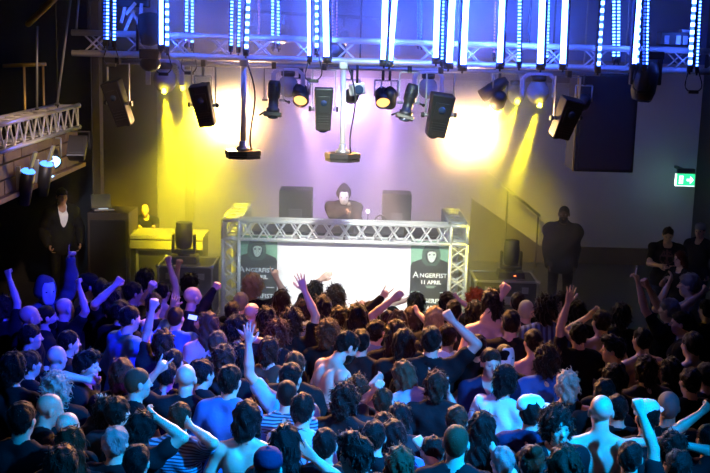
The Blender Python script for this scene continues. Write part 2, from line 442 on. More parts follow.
        C(tuple(S), tuple(mid), 0.052*gw, 0.045*gw, 0.03, 0, 's'); C(tuple(mid), tuple(El), 0.045*gw, 0.039, 0.015, 0, 'u')
        fm = El.lerp(T, 0.35)
        C(tuple(El), tuple(fm), 0.039, 0.041, 0.012, 0, 'f'); C(tuple(fm), tuple(T), 0.041, 0.026, 0.012, 0, 'f')
        fd = (T-El).normalized()
        hd = fd.copy()
        if pose in ('open', 'horns', 'point', 'fist') and T.z > S.z: hd = (fd + Vector((0, 0, 0.25))).normalized()
        n = Vector((0, 1, 0)) if T.z > S.z else Vector((-q, 0.2, 0))
        if abs(n.dot(hd)) > 0.9: n = Vector((0, 0, -1))
        # thumb side: towards the body's midline when the palm faces ahead and the hand points up
        tt = hd.cross(n); sgn = 1.0 if tt.dot(Vector((-q, 0, 0)) if T.z > S.z else Vector((0, 1, 0))) > 0 else -1.0
        for pr, k in hand_prims(T, hd, n, pose, sgn, s): B.append((pr, k*s, 0, 'd'))
        hw[q] = root.matrix_basis @ (T + hd*0.075*s + n*0.02)
    # grid
    pts = np.array([p[0][j] for p in B if p[0][0] == 'c' for j in (1, 2)] + [p[0][1] for p in B if p[0][0] == 'e'])
    rr = 0.02
    lo = pts.min(0)-0.13*max(1, g); hi = pts.max(0)+0.13*max(1, g)
    zs = np.concatenate([axis(-0.02, fine_z0-0.02, 0.03), axis(fine_z0, hi[2], fine)])
    F = Field(axis(lo[0], hi[0], fine), axis(lo[1], hi[1], fine), zs)
    for (p, k, tg, fl) in B: F.add(p, k, tg)
    for q in (-1, 1): F.cut(('e', HP(0.031*q, 0.093, 0.004), (0.017*s, 0.014*s, 0.010*s), Hm), 0.012)
    me = F.mesh('body', [SKIN[skin], JEANS if legs == 'denim' else CLOTH['black'], SHOES])
    bo = bpy.data.objects.new('body', me); COL.objects.link(bo); bo.parent = root
    # clothing
    if top != 'bare':
        fl = {'tee': 'tsp', 'tank': 'tp', 'long': 'tsufp', 'hoodie': 'tsufp', 'jacket': 'tsufp'}[top]
        inf = {'tee': 0.017, 'tank': 0.014, 'long': 0.018, 'hoodie': 0.024, 'jacket': 0.03}[top]*s
        h = 0.013
        cp = [b for b in B if b[3] in fl]
        pts = np.array([p[0][j] for p in cp if p[0][0] == 'c' for j in (1, 2)] + [p[0][1] for p in cp if p[0][0] == 'e'])
        lo = pts.min(0)-0.20*max(1, g); hi = pts.max(0)+0.16*max(1, g)
        lo[2] = max(lo[2], (0.74 if top == 'jacket' else 0.82)*s)
        if hair == 'hood': hi[2] = max(hi[2], HP(0, 0, 0)[2]+0.26*s); hi[1] += 0.06; lo[1] -= 0.06
        G = Field(axis(lo[0], hi[0], h), axis(lo[1], hi[1], h), axis(lo[2], hi[2], h))
        if hair == 'hood': pass
        for (p, k, tg, f2) in cp: G.add(p, k+(0.02 if belly else 0.01), 0, inf if f2 != 'p' else inf+0.004)
        G.add(('e', (0, 0, 0.86*s), (0.165*g*s, 0.118*g*s, 0.13*s), None), 0.05, 0, inf)
        if top == 'hoodie':
            if hair == 'hood':
                G.add(('e', HP(0, -0.022, 0.02), (0.112*s, 0.118*s, 0.130*s), Hm), 0.03); G.add(('e', HP(0, -0.055, 0.085), (0.06*s, 0.08*s, 0.075*s), Hm), 0.05)
                G.cut(('e', HP(0, 0.105, -0.015), (0.072*s, 0.10*s, 0.105*s), Hm), 0.015)
            else:
                G.add(('e', UP(0, -0.075, 1.455), (0.115*s, 0.055*s, 0.065*s), Um), 0.04); G.cut(('c', UP(0, 0.02, 1.44), HP(0, 0.05, -0.04), 0.062*s, 0.075*s), 0.015)
        elif top == 'jacket':
            G.add(('c', UP(0, -0.02, 1.45), UP(0, -0.01, 1.50), 0.082*s, 0.078*s), 0.03); G.cut(('c', UP(0, 0.01, 1.44), HP(0, 0.01, -0.05), 0.062*s, 0.062*s), 0.008)
        elif top == 'tank':
            for q in (-1, 1): G.cut(('e', UP(0.20*gw*q, 0, 1.40), (0.075*s, 0.2*s, 0.16*s), Um), 0.02)
            G.cut(('e', UP(0, 0.03, 1.50), (0.085*s, 0.10*s, 0.09*s), Um), 0.015)
        else:
            G.cut(('c', UP(0, 0.012, 1.44), HP(0, 0.0, -0.06), 0.068*s, 0.07*s), 0.01)
            if chest == 'v': G.cut(('c', UP(0, 0.13, 1.33), UP(0, 0.06, 1.46), 0.02*s, 0.07*s), 0.01)
        if top in ('long', 'hoodie', 'jacket'):       # bare wrists
            for q in (-1, 1): pass
        x, y, z = G.grid(); a, b, c = rnd.uniform(0, 6), rnd.uniform(0, 6), rnd.uniform(0, 6)
        G.F += (0.0042*np.sin(34*x + 15*np.sin(7*z+a)*0.3 + 9*z + b) + 0.0042*np.sin(27*z + 19*x*np.sin(c) + 11*y + c)).astype(np.float32)
        if inner:
            G2 = Field(axis(lo[0], hi[0], h), axis(lo[1], hi[1], h), axis(1.0*s, hi[2], h))
            for (p, k, tg, f2) in cp:
                if f2 == 't': G2.add(p, k, 0, 0.012*s)
            G2.add(('c', UP(0, -0.01, 1.45), UP(0, 0.0, 1.49), 0.074*s, 0.070*s), 0.03); G2.cut(('c', UP(0, 0.03, 1.40), HP(0, 0.02, -0.05), 0.050*s, 0.066*s), 0.008)
            io = bpy.data.objects.new('shirt', G2.mesh('shirt', [CLOTH[inner]])); COL.objects.link(io); io.parent = root
            G.cut(('c', UP(0, 0.17, 1.12), UP(0, 0.10, 1.48), 0.03*s, 0.085*s), 0.012)
        nm = {'tee': 'tshirt', 'tank': 'tank_top', 'long': 'long_sleeved_shirt', 'hoodie': 'hoodie', 'jacket': 'jacket'}[top]
        me = G.mesh(nm, [CLOTH[tcol]] + ([CLOTH['print']] if chest == 'print' else []))
        if chest == 'print':               # faint faded emblem printed on the chest
            for p_ in me.polygons:
                c3 = p_.center; x3 = c3.x/s; z3 = c3.z/s-1.27
                r3 = math.hypot(x3, z3)
                p_.material_index = 1 if (c3.y > 0.05 and r3 < 0.13 and (0.09 < r3 < 0.105 or abs(x3) < 0.012 or (abs(z3-0.04) < 0.012 and abs(x3) < 0.09) or abs(abs(x3)-0.5*abs(z3)) < 0.008)) else 0
        co = bpy.data.objects.new(nm, me); COL.objects.link(co); co.parent = root
        if straps:
            mb = MB()
            for q in (-1, 1): mb.path([UP(0.10*q, -0.125, 1.20), UP(0.105*q, -0.12, 1.38), UP(0.10*q, -0.02, 1.485), UP(0.10*q, 0.10, 1.40)], 0.016*s, 6)
            mb.build('strap', CLOTH[straps], co)
    # hair
    if hair not in ('bald', 'hood'):
        P = {'buzz': (0.004, 0.000), 'short': (0.008, 0.004), 'crop': (0.010, 0.005), 'medium': (0.015, 0.007), 'curly': (0.023, 0.013), 'long': (0.012, 0.006), 'quiff': (0.012, 0.005),
             'bun': (0.010, 0.003), 'wild': (0.024, 0.012), 'bob': (0.018, 0.005)}[hair]
        inf, amp = P[0]*s, P[1]*s
        h = 0.008
        c = HP(0, -0.02, 0.0); zlo = 0.24 if hair == 'long' else 0.17
        dn = 0.42 if hair == 'long' else 0.20
        K = Field(axis(c[0]-0.17*s, c[0]+0.17*s, h), axis(c[1]-0.21*s, c[1]+0.18*s, h), axis(c[2]-dn*s, c[2]+0.17*s, h))
        K.add(('e', HP(0, -0.012, 0.035), (0.074*s, 0.094*s, 0.083*s), Hm), 0.01, 0, inf)
        K.add(('e', HP(0, -0.030, 0.0), (0.066*s, 0.070*s, 0.080*s), Hm), 0.02, 0, inf)
        if hair in ('medium', 'curly', 'wild', 'bob', 'long'):
            for q in (-1, 1): K.add(('c', HP(0.05*q, -0.02, 0.03), HP(0.066*q, -0.02, -0.06), 0.035*s, 0.026*s), 0.03, 0, inf*0.5)
            K.add(('c', HP(0, -0.06, 0.0), HP(0, -0.075, -0.085), 0.05*s, 0.045*s), 0.03, 0, inf*0.5)
        if hair == 'bob':
            for q in (-1, 1): K.add(('c', HP(0.066*q, -0.02, -0.05), HP(0.07*q, -0.005, -0.12), 0.03*s, 0.026*s), 0.03)
            K.add(('c', HP(0.03, -0.08, -0.08), HP(-0.03, -0.08, -0.11), 0.045*s, 0.045*s), 0.03)
        if hair == 'long':
            for q in (-1, 0, 1):
                K.add(('c', HP(0.055*q, -0.055, -0.04), tuple(Vector(HP(0.065*q, -0.085+0.02*abs(q), -0.14)) + Vector((0, 0, 0))), 0.042*s, 0.046*s), 0.03)
                K.add(('c', HP(0.065*q, -0.085+0.02*abs(q), -0.14), tuple(Vector(UP(0.07*q, -0.125, 1.29))), 0.046*s, 0.024*s), 0.03)
        if hair == 'quiff':
            for q in (-0.03, 0, 0.03): K.add(('c', HP(q, 0.02, 0.115), HP(q*1.1, 0.085, 0.105), 0.028*s, 0.022*s), 0.02)
        if hair == 'bun': K.add(('e', HP(0, -0.085, 0.11), (0.045*s, 0.042*s, 0.042*s), Hm), 0.015)
        fr = H.to_3x3()
        if hair in ('short', 'buzz', 'crop', 'quiff', 'bun'):
            nrm = fr @ Vector((0, -0.635, 0.772)); K.cut_plane(nrm, HP(0, 0.086, 0.052))
            K.cut(('e', HP(0, 0.115, 0.0), (0.066*s, 0.066*s, 0.062*s), Hm), 0.008)
        else:
            K.cut(('e', HP(0, 0.115, -0.035), (0.062*s, 0.085*s, 0.10*s), Hm), 0.012)
        x, y, z = K.grid(); a, b, d = rnd.uniform(0, 6), rnd.uniform(0, 6), rnd.uniform(0, 6)
        K.F += (amp*(0.6*np.sin(95*x + 40*z + a + 2*np.sin(30*y)) + 0.6*np.sin(88*y - 60*x + b + 2*np.sin(37*z)) + 0.5*np.sin(60*z + 70*x + d))).astype(np.float32)
        hm = K.mesh('hair', [HAIR[hcol]])
        # loose locks over the surface
        nl = {'buzz': 0, 'short': 110, 'crop': 130, 'medium': 190, 'curly': 260, 'wild': 380, 'long': 150, 'quiff': 130, 'bun': 90, 'bob': 110}[hair]
        ll = {'short': 0.026, 'crop': 0.032, 'medium': 0.05, 'curly': 0.05, 'wild': 0.052, 'long': 0.09, 'quiff': 0.04, 'bun': 0.03, 'bob': 0.05}.get(hair, 0.03)*s
        if nl and len(hm.vertices) > 50:
            nv = len(hm.vertices); co = np.empty(nv*3, np.float32); no = np.empty(nv*3, np.float32)
            hm.vertices.foreach_get('co', co); hm.vertices.foreach_get('normal', no)
            co = co.reshape(-1, 3); no = no.reshape(-1, 3)
            bm = bmesh.new(); bm.from_mesh(hm)
            cc = Vector(HP(0, -0.01, 0.03)); upv = fr @ Vector((0, 0, 1)); fw = fr @ Vector((0, 1, 0))
            for _ in range(nl):
                i = rnd.randrange(nv); p = Vector(co[i]); nn = Vector(no[i])
                if nn.length < 0.1: continue
                flow = -upv*0.9 + Vector((rnd.gauss(0, .5), rnd.gauss(0, .5), rnd.gauss(0, .3)))
                if (p-cc).dot(upv) > 0.05*s: flow = fw*0.7 + Vector((rnd.gauss(0, .6), rnd.gauss(0, .6), rnd.gauss(0, .2)))
                if hair in ('curly', 'wild'): flow = Vector((rnd.gauss(0, 1), rnd.gauss(0, 1), rnd.gauss(0, 1)))
                flow = flow - nn*flow.dot(nn)
                if flow.length < 1e-3: continue
                flow.normalize(); out = {'wild': 0.5, 'curly': 0.45, 'quiff': 0.4, 'medium': 0.28}.get(hair, 0.22)
                sd = nn.cross(flow); w = rnd.uniform(0.003, 0.006)*s; l = ll*rnd.uniform(0.5, 1.2)
                p = p - nn*0.004
                q1 = p + flow*l*0.5 + nn*l*out*0.9; q2 = p + flow*l + nn*l*out*rnd.uniform(0.5, 1.3)
                r0 = [bm.verts.new(p+sd*w), bm.verts.new(p-sd*w), bm.verts.new(p+nn*w)]
                r1 = [bm.verts.new(q1+sd*w*.8), bm.verts.new(q1-sd*w*.8), bm.verts.new(q1+nn*w*.8)]
                tip = bm.verts.new(q2)
                for e in range(3):
                    g2 = (e+1) % 3
                    for fc in (bm.faces.new((r0[e], r0[g2], r1[g2], r1[e])), bm.faces.new((r1[e], r1[g2], tip))): fc.smooth = True
            bm.to_mesh(hm); bm.free()
        ho = bpy.data.objects.new('hair', hm); COL.objects.link(ho); ho.parent = root
    if beard:
        h = 0.008; c = HP(0, 0.05, -0.06)
        K = Field(axis(c[0]-0.12*s, c[0]+0.12*s, h), axis(c[1]-0.12*s, c[1]+0.12*s, h), axis(c[2]-0.12*s, c[2]+0.12*s, h))
        K.add(('e', HP(0, 0.032, -0.045), (0.062*s, 0.062*s, 0.072*s), Hm), 0.01, 0, 0.008*s); K.add(('e', HP(0, 0.056, -0.095), (0.040*s, 0.036*s, 0.034*s), Hm), 0.02, 0, 0.008*s)
        nrm = H.to_3x3() @ Vector((0, 0.30, -0.95)); K.cut_plane(nrm, HP(0, 0.08, -0.038))
        K.cut(('e', HP(0, 0.10, -0.064), (0.022*s, 0.02*s, 0.009*s), Hm), 0.006)
        x, y, z = K.grid(); K.F += (0.003*np.sin(120*x+50*z)*np.sin(110*y+60*z)).astype(np.float32)
        ob = bpy.data.objects.new('beard', K.mesh('beard', [HAIR[beard]])); COL.objects.link(ob); ob.parent = root
    HM = H @ Matrix.Translation(hc)
    if eyes:
        for q in (-1, 1):
            mb = MB(); M3 = H.to_3x3()
            mb.sphere(HP(0.031*q, 0.078, 0.004), 0.0125*s, 12, 0); mb.sphere(HP(0.031*q, 0.0875, 0.004), 0.0056*s, 8, 1)
            mb.build('eye', [EYEM, PUPIL], root)
    if cap:
        colr, brim, cy = cap
        mb = MB(); M = HM @ Matrix.Rotation(-math.radians(cy), 4, 'Z')
        prof = [(0.098*s, 0.035*s), (0.100*s, 0.065*s), (0.092*s, 0.10*s), (0.066*s, 0.128*s), (0.03*s, 0.138*s), (0.012*s, 0.140*s), (0.010*s, 0.146*s), (0.001*s, 0.147*s)]
        T = M @ Matrix.Translation((0, -0.008*s, 0)) @ Matrix.Diagonal((0.90, 1.08, 1, 1))
        mb.lathe(prof, T, 24)
        ko = mb.build('cap', CLOTH[colr], root)
        if brim:
            b2 = MB(); pl = [(-0.075*s, 0.0), (-0.072*s, 0.05*s), (-0.045*s, 0.082*s), (0, 0.093*s), (0.045*s, 0.082*s), (0.072*s, 0.05*s), (0.075*s, 0.0)]
            # visor outline lies flat: the prism's thickness runs up
            b2.prism(pl, 0.006*s, M @ Matrix.Translation((0, 0.070*s, 0.045*s)) @ Matrix.Rotation(R(90), 4, 'X') @ Matrix.Rotation(R(8), 4, 'X') @ Matrix.Diagonal((1, 1, -1, 1)))
            b2.build('visor', CLOTH[colr], ko)
    if mask is not None:
        mb = MB(); M = HM @ Matrix.Rotation(-math.radians(mask), 4, 'Z')
        nu, nv = 14, 12; vs = []
        for shell in (0.0, -0.006):
            grid = []
            for i in range(nv+1):
                t = -1 + 2*i/nv; row = []
                half = 1.05*math.sqrt(max(0.05, 1-(0.86*t)**2)) * (1.0 if t > 0 else 1.0-0.22*abs(t))
                for j in range(nu+1):
                    a = (-1+2*j/nu)*half
                    x = 0.084*math.sin(a); y = 0.098*math.cos(a)+0.016 - 0.03*t*t + shell; z = -0.012 + 0.115*t
                    nb = math.exp(-(x/0.016)**2 - ((z+0.012)/0.035)**2)*0.024
                    ey = sum(math.exp(-((x-0.033*q)/0.018)**2-((z-0.012)/0.012)**2) for q in (-1, 1))*0.012
                    row.append(mb.bm.verts.new(M @ (Vector((x, y+nb-ey, z))*s)))
                grid.append(row)
            for i in range(nv):
                for j in range(nu):
                    f = mb.bm.faces.new((grid[i][j], grid[i][j+1], grid[i+1][j+1], grid[i+1][j])); f.smooth = True
            vs.append(grid)
        for A, Bb in ((vs[0], vs[1]),):
            rim = [(0, j) for j in range(nu+1)] + [(i, nu) for i in range(1, nv+1)] + [(nv, j) for j in range(nu-1, -1, -1)] + [(i, 0) for i in range(nv-1, 0, -1)]
            for e in range(len(rim)):
                a, b = rim[e], rim[(e+1) % len(rim)]
                mb.bm.faces.new((A[a[0]][a[1]], A[b[0]][b[1]], Bb[b[0]][b[1]], Bb[a[0]][a[1]]))
        mo = mb.build('face_mask', MASKM, root)
        mo['label'] = 'white face mask'
        for q in (-1, 1):
            hb = MB(); hb.sphere(M @ (Vector((0.033*q, 0.092, 0.012))*s), (0.015*s, 0.010*s, 0.008*s), 12, 0, M.to_3x3()); hb.build('eye_hole', MASKD, mo)
    return root, hw
# ------------------------------------------------------------------ the hall
STAGE_Z, SY = 0.90, 12.75
BACK_Y = 17.5
m_floor = mat('floor_dark', (0.02, 0.02, 0.022), 0.5)
m_stage = mat('stage_black', (0.03, 0.03, 0.03), 0.6)
m_wall = mat('wall_plaster', (0.56, 0.53, 0.60), 0.85, noise=(0.50, 0.47, 0.54), nscale=1.5)
m_wood = mat('wall_dark_wood', (0.10, 0.072, 0.05), 0.7, noise=(0.06, 0.04, 0.026), nscale=3)
m_black = mat('black_paint', (0.012, 0.012, 0.014), 0.55)
m_dblue = mat('wall_upper_blue_lit', (0.10, 0.15, 0.36), 0.9)  # blue of the tube light put into the wall colour
m_metal = mat('aluminium', (0.72, 0.73, 0.75), 0.3, 0.45)
m_steel = mat('dull_steel', (0.40, 0.41, 0.43), 0.4, 0.8)
m_brass = mat('brass_rail', (0.65, 0.45, 0.12), 0.35, 0.7)
m_fix = mat('fixture_black', (0.018, 0.017, 0.018), 0.45)
m_lensd = mat('lens_dark', (0.03, 0.05, 0.10), 0.08, spec=0.8)
m_cable = mat('cable_black', (0.015, 0.015, 0.018), 0.5)

def wx(px, Y): return at(px, 236, Y).x
def slab(x0, x1, y0, y1, z0, z1): return MB().box(((x0+x1)/2, (y0+y1)/2, (z0+z1)/2), (x1-x0, y1-y0, z1-z0))
xw0, xw1 = wx(97, BACK_Y), wx(691, BACK_Y)
xs = wx(158, BACK_Y)
struct('floor', slab(-7.5, 7.5, 2.5, 18.5, -0.12, 0.0), m_floor)
struct('floor_stage', slab(-6.0, 6.2, SY, BACK_Y, 0.0, STAGE_Z), m_stage)
zw = at(600, 247, BACK_Y).z                       # top of the dark lower wall
zt = at(470, 78, BACK_Y).z
struct('wall_back', slab(xs, xw1, BACK_Y, BACK_Y+0.2, 0.0, zt+0.3), m_wall)
struct('wall_back_upper', slab(xw0, xw1, BACK_Y, BACK_Y+0.2, zt+0.3, 7.4), m_dblue)
struct('wall_back_left', slab(-7.5, xs, BACK_Y-0.05, BACK_Y+0.2, 0.0, zt+0.3), m_wood)
struct('wall_right', slab(xw1, xw1+0.25, 12.2, BACK_Y+0.2, 0.0, 7.4), m_black)
struct('wall_left', slab(-7.7, -7.5, 2.5, BACK_Y+0.2, 0.0, 7.4), m_black)
struct('ceiling', slab(-7.7, 7.7, 2.5, BACK_Y+0.2, 7.4, 7.6), m_black)
# dark wainscot of the lower wall, dropping along the stairs at its left end
wl = [(wx(470, BACK_Y-.06), at(470, 198, BACK_Y).z), (wx(541, BACK_Y-.06), zw), (xw1-0.01, zw), (xw1-0.01, STAGE_Z), (wx(470, BACK_Y-.06), STAGE_Z)]
mb = MB(); mb.prism(wl, 0.05, Matrix.Translation((0, BACK_Y-0.03, 0))); struct('trim_1', mb, m_wood)
# timber beam over the stage opening and pillars on the left
struct('trim_2', slab(wx(236, 17.1), wx(640, 17.1), 16.9, 17.2, zt-0.02, zt+0.32), mat('beam_wood', (0.16, 0.10, 0.07), 0.7))
for k, (a, b, Y) in enumerate([(96, 103, 15.0), (186, 194, 17.2)]):
    struct('trim_%d' % (k+3), slab(wx(a, Y), wx(b, Y), Y-0.1, Y+0.1, STAGE_Z, 7.4), m_wood)
struct('trim_5', slab(xw0-2.5, wx(95, 15.2), 15.1, 15.3, STAGE_Z, 7.4), m_black)
# arched niches high in the back wall
m_niche = mat('niche_dark', (0.015, 0.012, 0.02), 0.9)
for k, px in enumerate((263, 288, 318, 367, 412)):
    Yn = BACK_Y-0.02
    c = at(px, 36, Yn); w = 11*Yn/FPX; h = 20*Yn/FPX
    poly = [(-w, -h), (w, -h)] + [(w*math.cos(a), h*0.25+w*math.sin(a)) for a in [math.pi*q/10 for q in range(11)]]
    mb = MB(); mb.prism(poly, 0.04, Matrix.Translation((c.x, Yn, c.z))); struct('window_%d' % (k+1), mb, m_niche)

# ---- gallery along the left side: floor, plank front, brass rail
gx0, gx1 = at(0, 205, 9.4), at(79, 163, 13.2)
gz = gx1.z
mb = MB(); mb.box((gx1.x-1.45, 10.9, gz+0.06), (2.9, 4.6, 0.12)); struct('floor_gallery', mb, m_black)
m_plank = mat('gallery_front_wood', (0.20, 0.13, 0.075), 0.7, noise=(0.10, 0.06, 0.035), nscale=5)
mb = MB()
for r in range(3):
    yy = 8.6
    while yy < 13.0:
        L = 0.55 if (r % 2 == 0 or yy > 8.7) else 0.3
        mb.box((gx1.x+0.02, min(yy+L/2, 13.1), gz+0.09+r*0.15), (0.05, L-0.02, 0.135), bev=0.006); yy += L
mb.box((gx1.x+0.04, 10.9, gz-0.01), (0.09, 4.6, 0.05), bev=0.008)
struct('trim_6', mb, m_plank)
rail = thing('balcony_rail', 'yellow lit balcony rail with thin posts in the dark upper left corner', 'railing', at(3, 66, 12.6))
p0 = Vector((0, 0, 0)); p1 = at(46, 64, 12.6) - at(3, 66, 12.6)
MB().tube(p0, p1, 0.022).build('handrail', m_brass, rail)
for px in (24, 43):
    a = at(px, 65, 12.6) - rail.location; zb = gz+0.5
    MB().tube(a, (a.x, a.y, gz+0.12-rail.location.z), 0.014).build('post', m_brass, rail)
a = at(28, 24, 12.4); b = at(56, -3, 11.4)
bt = thing('ceiling_strut', 'yellow painted metal strut slanting across the dark top left corner', 'strut', a)
MB().tube((0, 0, 0), b-a, 0.035, seg=10).build('bar', m_brass, bt); MB().box(b-a, (0.14, 0.14, 0.05), bev=0.01).build('end_plate', m_fix, bt)
for (x0, x1, ya, yb, lb) in ((71, 57, -4, 106, 'thin slanting steel cable carrying the small left truss'), (79, 76, -4, 30, 'short dark blue cable beside the left end of the long truss'), (37, 37, 26, 110, 'upright thin blue cable left of the slanting one')):
    a = at(x0, ya, 11.6); b = at(x1, yb, 11.6)
    mb = MB(); mb.tube((0, 0, 0), b-a, 0.012)
    t = thing('hanging_cable', lb, 'cable', a, group='suspension cables'); mb.build('wire', m_steel, t)
    MB().tube((b-a)*0.985, b-a, 0.022).build('clamp', m_fix, t)

# ------------------------------------------------------------------ trusses
def truss(mb, p0, p1, up, side, n, r=0.025, rb=0.011, faces=('front', 'back', 'top', 'bottom'), cross=True, rungs=False):
    """p0, p1: the lower front chord; up, side: edge vectors of the square section."""
    p0, p1, up, side = Vector(p0), Vector(p1), Vector(up), Vector(side)
    ch = [(p0, p1), (p0+up, p1+up), (p0+side, p1+side), (p0+up+side, p1+up+side)]
    for a, b in ch: mb.tube(a, b, r, seg=10)
    F = {'front': (0, 1), 'back': (2, 3), 'bottom': (0, 2), 'top': (1, 3)}
    for f in faces:
        i, j = F[f]
        for k in range(n):
            t0, t1 = k/n, (k+1)/n; g = 0.12/n
            a0, a1 = ch[i][0].lerp(ch[i][1], t0+g), ch[i][0].lerp(ch[i][1], t1-g)
            b0, b1 = ch[j][0].lerp(ch[j][1], t0+g), ch[j][0].lerp(ch[j][1], t1-g)
            if cross:
                mb.tube(a0, b1, rb, seg=6, caps=False); mb.tube(b0, a1, rb, seg=6, caps=False)
            else:
                tm = ch[j][0].lerp(ch[j][1], (t0+t1)/2)
                mb.tube(ch[i][0].lerp(ch[i][1], t0), tm, rb, seg=6, caps=False); mb.tube(tm, ch[i][0].lerp(ch[i][1], t1), rb, seg=6, caps=False)
    for i, j in ((0, 1), (2, 3), (0, 2), (1, 3)):
        for e in (0, 1): mb.tube(ch[i][e], ch[j][e], rb*1.2, seg=6, caps=False)
    return mb

TY = 11.5
m_truss = mat('truss_aluminium', (0.66, 0.67, 0.70), 0.35, 0.4)
tl, tr = at(72, 53, TY), at(745, 73, TY)
lt = thing('lighting_truss', 'long blue lit aluminium truss crossing the whole picture above the stage', 'truss', tl)
hgt = 20*TY/FPX; dpt = Vector((0, 0.29, 0))
A = Vector((0, 0, 0)); Bp = tr-tl; UPV = Vector((0, 0, hgt))
for i, off in enumerate((A, UPV, dpt, UPV+dpt)):
    MB().tube(off, Bp+off, 0.032, seg=12).build('chord', m_truss, lt)
nb = 16
for k in range(nb):
    mb = MB(); a = Bp*(k/nb); b = Bp*((k+1)/nb)
    for o in (A, dpt):
        mb.tube(a+o+(b-a)*.25, b+o+UPV-(b-a)*.25, 0.010, seg=6); mb.tube(a+o+UPV+(b-a)*.25, b+o-(b-a)*.25, 0.010, seg=6)
    mb.tube(a, a+dpt, 0.010, seg=6); mb.tube(a+UPV, b+UPV+dpt, 0.010, seg=6)
    mb.build('brace', m_truss, lt)
for k in (0.02, 0.36, 0.68):
    MB().tube(Bp*k+UPV+dpt*.5, Bp*k+Vector((0, 0.145, 7.38-tl.z)), 0.012).build('hanger', m_fix, lt)

# ladder of two bars behind it for the dome lights
RY0, RY1 = 12.45, 12.85
ra, rb_ = at(120, 62, RY0), at(600, 74, RY0)
rt = thing('ladder_truss', 'dim two barred ladder truss behind the long blue lit one', 'truss', ra)
for y in (0, RY1-RY0): MB().tube((0, y, 0), (rb_-ra)+Vector((0, y, 0)), 0.025, seg=12).build('bar', m_steel, rt)
for k in range(15):
    p = (rb_-ra)*((k+.5)/15); MB().tube(p, p+Vector((0, RY1-RY0, 0)), 0.014).build('rung', m_steel, rt)
for k in (0.1, 0.5, 0.9):
    p = (rb_-ra)*k; MB().tube(p, (p.x, 0, 7.4-ra.z), 0.010).build('hanger', m_fix, rt)
def ladder_z(x): return ra.z + (rb_.z-ra.z)*(x-ra.x)/(rb_.x-ra.x)

# small truss on the left, running away from the viewer
e1 = at(78, 127, 13.0); e0 = at(-6, 154, 13.0*(78-355)/(-6-355)); e0.x = e1.x
st = thing('small_truss', 'short white lit truss along the balcony at the left edge', 'truss', e0)
mb = truss(MB(), (0, 0, 0), e1-e0, (0, 0, 0.25), (-0.25, 0, 0), 10, 0.024, 0.010, cross=False); mb.build('frame', m_metal, st)
for q in (0, 1):
    for zz in (0, 0.25): MB().tube((e1-e0)+Vector((-0.25*q, -0.01, zz)), (e1-e0)+Vector((-0.25*q, 0.05, zz)), 0.032).build('coupler', m_steel, st)
for yy in (0.3, 2.6): MB().tube((-0.12, yy, 0.25), (-0.12, yy, 7.4-e0.z), 0.008).build('hanger', m_fix, st)

# ------------------------------------------------------------------ LED tubes hung through the long truss
def led_mat(name, c, s, dash=False, scale=6.0):
    if not dash: return mat(name, (0.5, 0.6, 0.8), 0.3, emit=c, estr=s)
    m = wave_mat(name, (0.002, 0.006, 0.02), c, scale, 'Z', emit=True, s1=s)
    return m
m_led = {'b': led_mat('led_bright', (0.045, 0.12, 1.0), 70), 'm': led_mat('led_medium', (0.035, 0.11, 1.0), 30, True, 9), 'd': led_mat('led_dim', (0.02, 0.08, 0.95), 4, True, 9),
         's': led_mat('led_dashed', (0.045, 0.12, 1.0), 60, True, 4.2), 'p': led_mat('led_violet', (0.40, 0.20, 1.0), 1.6, True, 9)}
m_house = mat('led_housing', (0.02, 0.04, 0.10), 0.35)
TUBES = [  # top x (at y=-8), bottom x, bottom y, strip half width px, look, distance
    (104.5, 104.5, 40, 0.9, 'd', 11.3), (107.6, 107.2, 40, 1.5, 'm', 11.3), (114.5, 114.2, 41, 1.5, 'm', 11.3), (161, 161, 45, 1.6, 'b', 11.3), (167, 167, 47, 1.8, 's', 11.3),
    (186.6, 186.4, 42, 1.5, 'm', 11.9), (192.2, 192, 43, 1.4, 'm', 11.9), (232, 231, 46, 1.5, 'm', 11.3), (239.5, 238.5, 47, 1.4, 'm', 11.3), (248.5, 246, 50, 2.0, 's', 11.3),
    (259, 259, 38, 0.8, 'p', 12.3), (273, 273, 43, 1.6, 'm', 11.9), (278.5, 278.5, 44, 1.5, 'm', 11.9), (309, 309.5, 56, 1.5, 'b', 11.3), (317, 317, 49, 1.8, 's', 11.3), (326, 327, 57, 2.7, 'b', 11.3),
    (333, 333, 48, 0.8, 'p', 12.3), (337, 337, 47, 0.8, 'p', 12.3), (386, 384, 60, 2.6, 'b', 11.3), (395, 389.5, 61, 2.4, 'b', 11.3), (418, 418, 41, 0.9, 'd', 12.2), (421.5, 421.5, 42, 0.9, 'd', 12.2),
    (438, 436, 58, 2.4, 'b', 11.3), (443.5, 442, 60, 1.5, 'm', 11.3), (452, 448.5, 63, 3.0, 'b', 11.3), (466, 462.5, 65, 2.8, 'b', 11.3), (496, 494, 53, 0.9, 'p', 12.2), (503, 500, 63, 2.4, 'b', 11.3),
    (520, 519, 62, 1.8, 'm', 11.3), (543, 540.5, 64, 2.6, 'b', 11.3), (549, 547.5, 58, 1.3, 'm', 11.9), (566, 563, 64, 2.4, 'b', 11.3), (603, 598, 67, 2.2, 's', 11.3), (614, 614, 57, 1.5, 'm', 11.9),
    (619, 618.5, 57, 1.5, 'm', 11.9), (639, 633.5, 64, 2.2, 'b', 11.3), (640.5, 637, 64, 1.6, 's', 11.3), (645.5, 643.5, 65, 1.0, 'd', 11.3), (648.5, 647, 65, 1.0, 'm', 11.3), (695, 690, 66, 2.0, 's', 11.3), (701, 697, 67, 1.1, 'm', 11.3)]
ORD = ['first', 'second', 'third', 'fourth', 'fifth', 'sixth', 'seventh', 'eighth', 'ninth', 'tenth', 'eleventh', 'twelfth', 'thirteenth', 'fourteenth', 'fifteenth', 'sixteenth', 'seventeenth']
